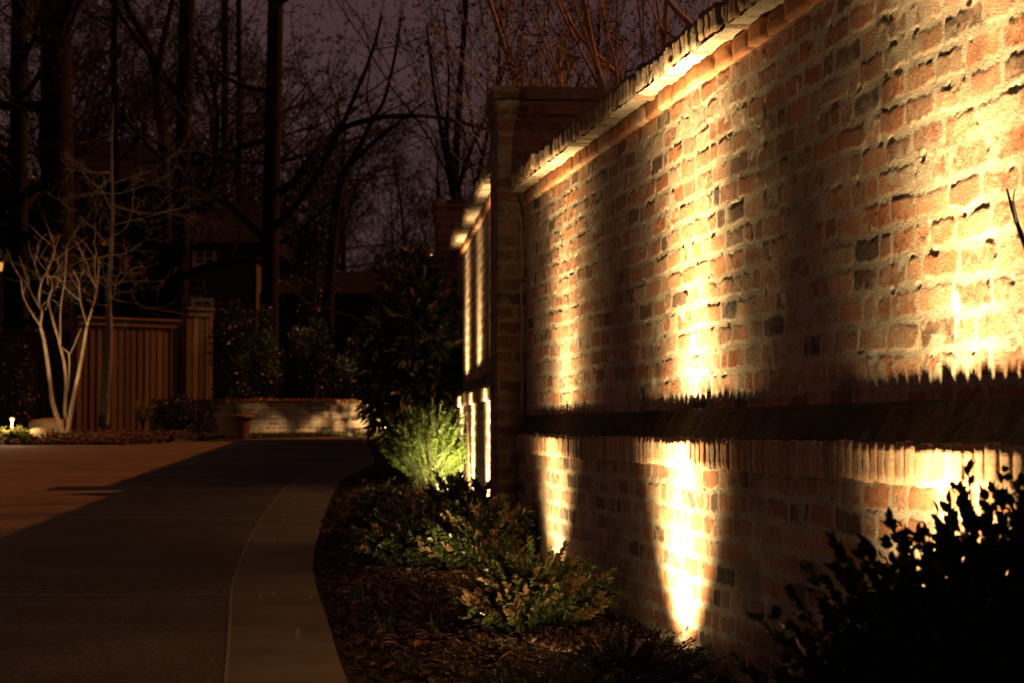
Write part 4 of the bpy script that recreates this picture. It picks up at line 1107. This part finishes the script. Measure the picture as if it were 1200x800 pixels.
# crepe myrtle (pale, multi-stemmed), traced stem by stem in its own depth
MD = 30.2
my = empty('pale_multistem_tree', (fx(76, MD), MD, gz(MD)), 'small pale-barked multi-stemmed tree lit from below in the left garden bed', 'tree')
c3 = lambda L_: [(x / 2.6667, 240 + y / 2.6667) for x, y in L_]
stems = [
    ([(203, 722), (180, 665), (163, 610), (155, 540), (141, 440), (125, 378)], .036, .024, .0),
    ([(206, 722), (203, 640), (206, 560), (202, 500), (188, 440), (165, 360), (152, 300), (165, 255)], .030, .010, .15),
    ([(209, 722), (228, 610), (243, 540), (260, 450), (272, 378)], .034, .022, -.1),
    ([(206, 600), (214, 560), (216, 470), (200, 450), (190, 440)], .012, .007, .1),
    ([(215, 470), (235, 430), (255, 385)], .009, .006, .1)]
branches = [
    ([(125, 378), (95, 332), (72, 285), (66, 238), (50, 205)], .013, .005), ([(125, 378), (131, 335), (122, 300), (130, 240), (150, 205)], .018, .012),
    ([(150, 205), (172, 150), (165, 120), (162, 92)], .009, .004), ([(150, 250), (148, 205), (160, 170), (170, 145), (186, 96)], .011, .005),
    ([(131, 335), (100, 280), (80, 220), (60, 160)], .007, .003), ([(188, 440), (190, 320), (203, 230), (208, 134)], .013, .009),
    ([(272, 378), (288, 325), (304, 262), (310, 165)], .016, .007), ([(304, 262), (286, 232), (270, 180), (238, 112)], .010, .004),
    ([(272, 378), (252, 305), (246, 243), (228, 200)], .012, .006), ([(250, 300), (212, 268), (178, 228), (152, 226), (149, 198)], .011, .006),
    ([(304, 262), (296, 200), (300, 150), (292, 120)], .008, .003), ([(246, 243), (262, 200), (258, 160)], .006, .003),
    ([(165, 255), (150, 215), (120, 175), (116, 140)], .006, .003), ([(152, 300), (142, 330), (165, 270), (190, 255)], .005, .003),
    ([(130, 240), (110, 190), (118, 150), (128, 110)], .006, .003), ([(203, 230), (185, 190), (170, 170)], .006, .003)]
for i, (L_, a_, b_, dj) in enumerate(stems):
    lv, P, rad = poly(c3(L_), MD + dj, a_, b_, 0, 0.02, i)
    mb = MB(); mb.tube(P, rad, 8); mb.build('stem', M_PALE, my, True)
rs = np.random.RandomState(12)
mb = MB()
for i, (L_, a_, b_) in enumerate(branches):
    lv, P, rad = poly(c3(L_), MD + 0.15 * rs.randn(), a_, b_, 1, 0.05, i + 20)
    mb.tube(P, rad, 6)
    for j in range(3):
        q = P[rs.randint(len(P) // 3, len(P))]; dv = np.array([rs.randn() * .6, rs.randn() * .6, 1.0]); l_ = 0.12 + .25 * rs.rand()
        mb.tube([q, q + dv * l_ * .5 + rs.randn(3) * .02, q + dv * l_ + rs.randn(3) * .05], [.004, .003, .002], 4)
mb.build('branch_crown', M_PALE, my, True)
uplight((fx(56, 29.0), 29.0, gz(29.0)), (fx(66, MD), MD, 2.6), 190, 60, 4.0, 'small uplight at the foot of the pale multi-stemmed tree', h=0.12)

# thin grey tree with twiggy lit crown
gt = empty('grey_tree', (fx(122, 32.6), 32.6, gz(32.6)), 'thin grey-barked tree with a twiggy crown in front of the wooden fence', 'tree')
lv, P, rad = poly([(121, 500), (123, 470), (126, 430), (128, 390), (127, 350), (130, 300), (132, 240), (131, 180), (133, 120)], 32.6, .095, .004, 0)
mb = MB(); mb.tube(P, rad, 12); mb.build('trunk', M_GREYB, gt, True)
out = []; rs = np.random.RandomState(77)
for j in range(20):
    q = P[int(len(P) * (0.48 + .36 * rs.rand()))]
    th = rs.rand() * 6.283
    grow(rs, q, (math.cos(th), math.sin(th) * .8 - .15, 0.15 * rs.randn()), 0.8 + 0.9 * rs.rand(), .013, 1, 3, out, dict(kids=(0, 6, 4), first=.2, ang=(0, 45, 45), ratio=(0, .45, .45), wob=.13, up=.03, rmin=.004, seg=4))
mb = MB()
for lv, Q_, rd in out: mb.tube(Q_, rd, 4, cap=False)
for L_ in ([(130, 245), (118, 222), (105, 212), (97, 200), (94, 186)], [(113, 221), (122, 214), (121, 206)], [(117, 222), (124, 214), (131, 211)]):
    lv, Q_, rd = poly(L_, 32.2, .012, .006, 1); mb.tube(Q_, rd, 5)
mb.build('twig_crown', M_GREYB, gt)

# ------------------------------------------------------------------ houses (dark, far)
def hip_house(label, d, X0, X1, Yridge, R0, R1, Yeave, depth, wallmat, windows=()):
    x0, x1 = fx(X0, d), fx(X1, d); ze, zr = fzt(Yeave, d), fzt(Yridge, d); zb = gz(d) - .2
    r0, r1 = fx(R0, d), fx(R1, d)
    root = empty('house', ((x0 + x1) / 2, d, gz(d)), label, 'house', None)
    mb = MB(); mb.box(((x0 + x1) / 2, d + depth / 2, (ze + zb) / 2), ((x1 - x0) / 2, depth / 2, (ze - zb) / 2)); mb.build('wall', wallmat, root)
    e = 0.4
    V = [(x0 - e, d - e, ze), (x1 + e, d - e, ze), (x1 + e, d + depth + e, ze), (x0 - e, d + depth + e, ze), (r0, d + depth / 2, zr), (r1, d + depth / 2, zr)]
    V = V + [(a_, b_, c_ - 0.15) for a_, b_, c_ in V[:4]]
    mb = MB(); mb.add(V, [[0, 1, 5, 4], [2, 3, 4, 5], [6, 7, 1, 0], [7, 8, 2, 1], [8, 9, 3, 2], [9, 6, 0, 3], [6, 9, 8, 7]], [[1, 2, 5], [3, 0, 4]]); mb.build('roof', M_ROOF, root)
    for (wx0, wx1, wy0, wy1) in windows:
        a_, b_, t0, t1 = fx(wx0, d), fx(wx1, d), fzt(wy1, d), fzt(wy0, d)
        mb = MB(); cx_, cz_ = (a_ + b_) / 2, (t0 + t1) / 2
        for q in (a_, b_): mb.box((q, d - .04, cz_), (.045, .05, (t1 - t0) / 2 + .045))
        for q in (t0, t1): mb.box((cx_, d - .04, q), ((b_ - a_) / 2 - .045, .048, .045))
        mb.box((cx_, d - .03, cz_), (.022, .03, (t1 - t0) / 2 - .045))
        for q in (1, 2): mb.box((cx_, d - .03, t0 + (t1 - t0) * q / 3), ((b_ - a_) / 2 - .045, .025, .016))
        w = mb.build('window', M_WHITE, root)
        mb = MB(); mb.box((cx_, d - .012, cz_), ((b_ - a_) / 2 - .045, .01, (t1 - t0) / 2 - .045)); mb.build('pane', M_GLASS, w)
    return root
hip_house('dark house with a steep roof behind the slim trunk on the left', 49, 60, 205, 134, 78, 128, 215, 9, M_HOUSED)
h2 = hip_house('dark house with a steep gable roof and a white-framed window above the fence', 47, 205, 300, 221, 238, 273, 286, 7, M_HOUSE, ((227, 251, 287, 311), (226, 248, 352, 372)))
hip_house('long low dark roof stretching behind the shrubs in the middle', 48, 322, 560, 303, 335, 545, 345, 8, M_HOUSED)
# porch lamp at the left edge of the frame
pp = at(1, 313, 44)
ph = empty('porch_lamp', pp, 'small glowing porch lamp at the very left edge, in front of the dark trees', 'lamp')
mb = MB(); mb.lathe(pp, [(0.001, -.10), (.03, -.09), (.05, .05), (.04, .09)], 12); mb.build('lamp_glass', M_PORCH, ph, True)
mb = MB(); mb.lathe(pp, [(.11, .09), (.10, .11), (.03, .2), (.001, .21)], 12); mb.build('lamp_cap', M_BRONZE, ph, True)
mb = MB(); mb.tube([pp + Vector((0, 0, -.14)), Vector((pp.x, pp.y, gz(44)))], .04, 8); mb.build('post', M_BRONZE, ph)

# bare twig close to the wall at the right edge
tw = empty('climbing_twig', W1(6.45, 0.1, 1.3), 'dark bare twig leaning on the brightly lit wall at the right edge', 'plant')
tp = [at(1215, 330, 4.0), at(1202, 290, 4.02), at(1192, 262, 4.05), at(1186, 245, 4.08), at(1180, 222, 4.1)]
mb = MB(); mb.tube(tp, [.006, .0055, .005, .004, .002], 7); mb.tube([tp[2], at(1187, 236, 4.0), at(1189, 222, 3.98)], [.003, .0022, .0012], 5)
mb.tube([at(1230, 520, 3.95), at(1222, 420, 3.98), tp[0]], [.008, .007, .006], 7)
mb.build('stem', M_TWIG, tw, True)

# ------------------------------------------------------------------ sky, sun (sodium glow from beyond the wall), camera
SUN_EL = R(37)
tx, ty = -0.955, -0.297                         # horizontal travel of the light
sunL = bpy.data.lights.new('Sun', 'SUN'); sunL.energy = 2.6; sunL.angle = R(0.6); sunL.color = (1.0, 0.27, 0.045)
so = bpy.data.objects.new('Sun', sunL); COL.objects.link(so)
dv = Vector((tx * math.cos(SUN_EL), ty * math.cos(SUN_EL), -math.sin(SUN_EL)))
so.rotation_euler = dv.to_track_quat('-Z', 'Y').to_euler(); so.location = (20, 10, 20)

w = bpy.data.worlds.new('World'); sc.world = w; w.use_nodes = True
nt = w.node_tree; bg = nt.nodes['Background']
sky = nt.nodes.new('ShaderNodeTexSky'); sky.sky_type = 'NISHITA'; sky.sun_disc = False
sky.sun_elevation = SUN_EL; sky.sun_rotation = math.atan2(-tx, -ty)
sky.air_density = 1.0; sky.dust_density = 2.0
hs = nt.nodes.new('ShaderNodeHueSaturation'); hs.inputs['Saturation'].default_value = 0.05; hs.inputs['Value'].default_value = 0.05
nt.links.new(sky.outputs['Color'], hs.inputs['Color'])
mv = nt.nodes.new('ShaderNodeMix'); mv.data_type = 'RGBA'; mv.blend_type = 'MULTIPLY'; mv.inputs['Factor'].default_value = 1.0
mv.inputs['B'].default_value = (1.0, 0.51, 0.52, 1)
nt.links.new(hs.outputs['Color'], mv.inputs['A'])
nt.links.new(mv.outputs['Result'], bg.inputs['Color'])
bg.inputs['Strength'].default_value = 0.28

cam = bpy.data.cameras.new('Camera'); co = bpy.data.objects.new('Camera', cam); COL.objects.link(co)
cam.sensor_width = 36; cam.lens = 72; cam.clip_end = 2000; cam.clip_start = 0.05
co.location = (0, 0, EYE); co.rotation_euler = (math.pi / 2 + PITCH, 0, 0)
cam.dof.use_dof = True; cam.dof.focus_distance = 6.6; cam.dof.aperture_fstop = 8.0
sc.camera = co
sc.view_settings.view_transform = 'Standard'; sc.view_settings.look = 'None'
sc.view_settings.exposure = 0; sc.view_settings.gamma = 1
sc.view_settings.use_curve_mapping = False
sc.render.engine = 'CYCLES'
sc.cycles.use_denoising = True
sc.cycles.max_bounces = 6
sc.cycles.sample_clamp_indirect = 4.0
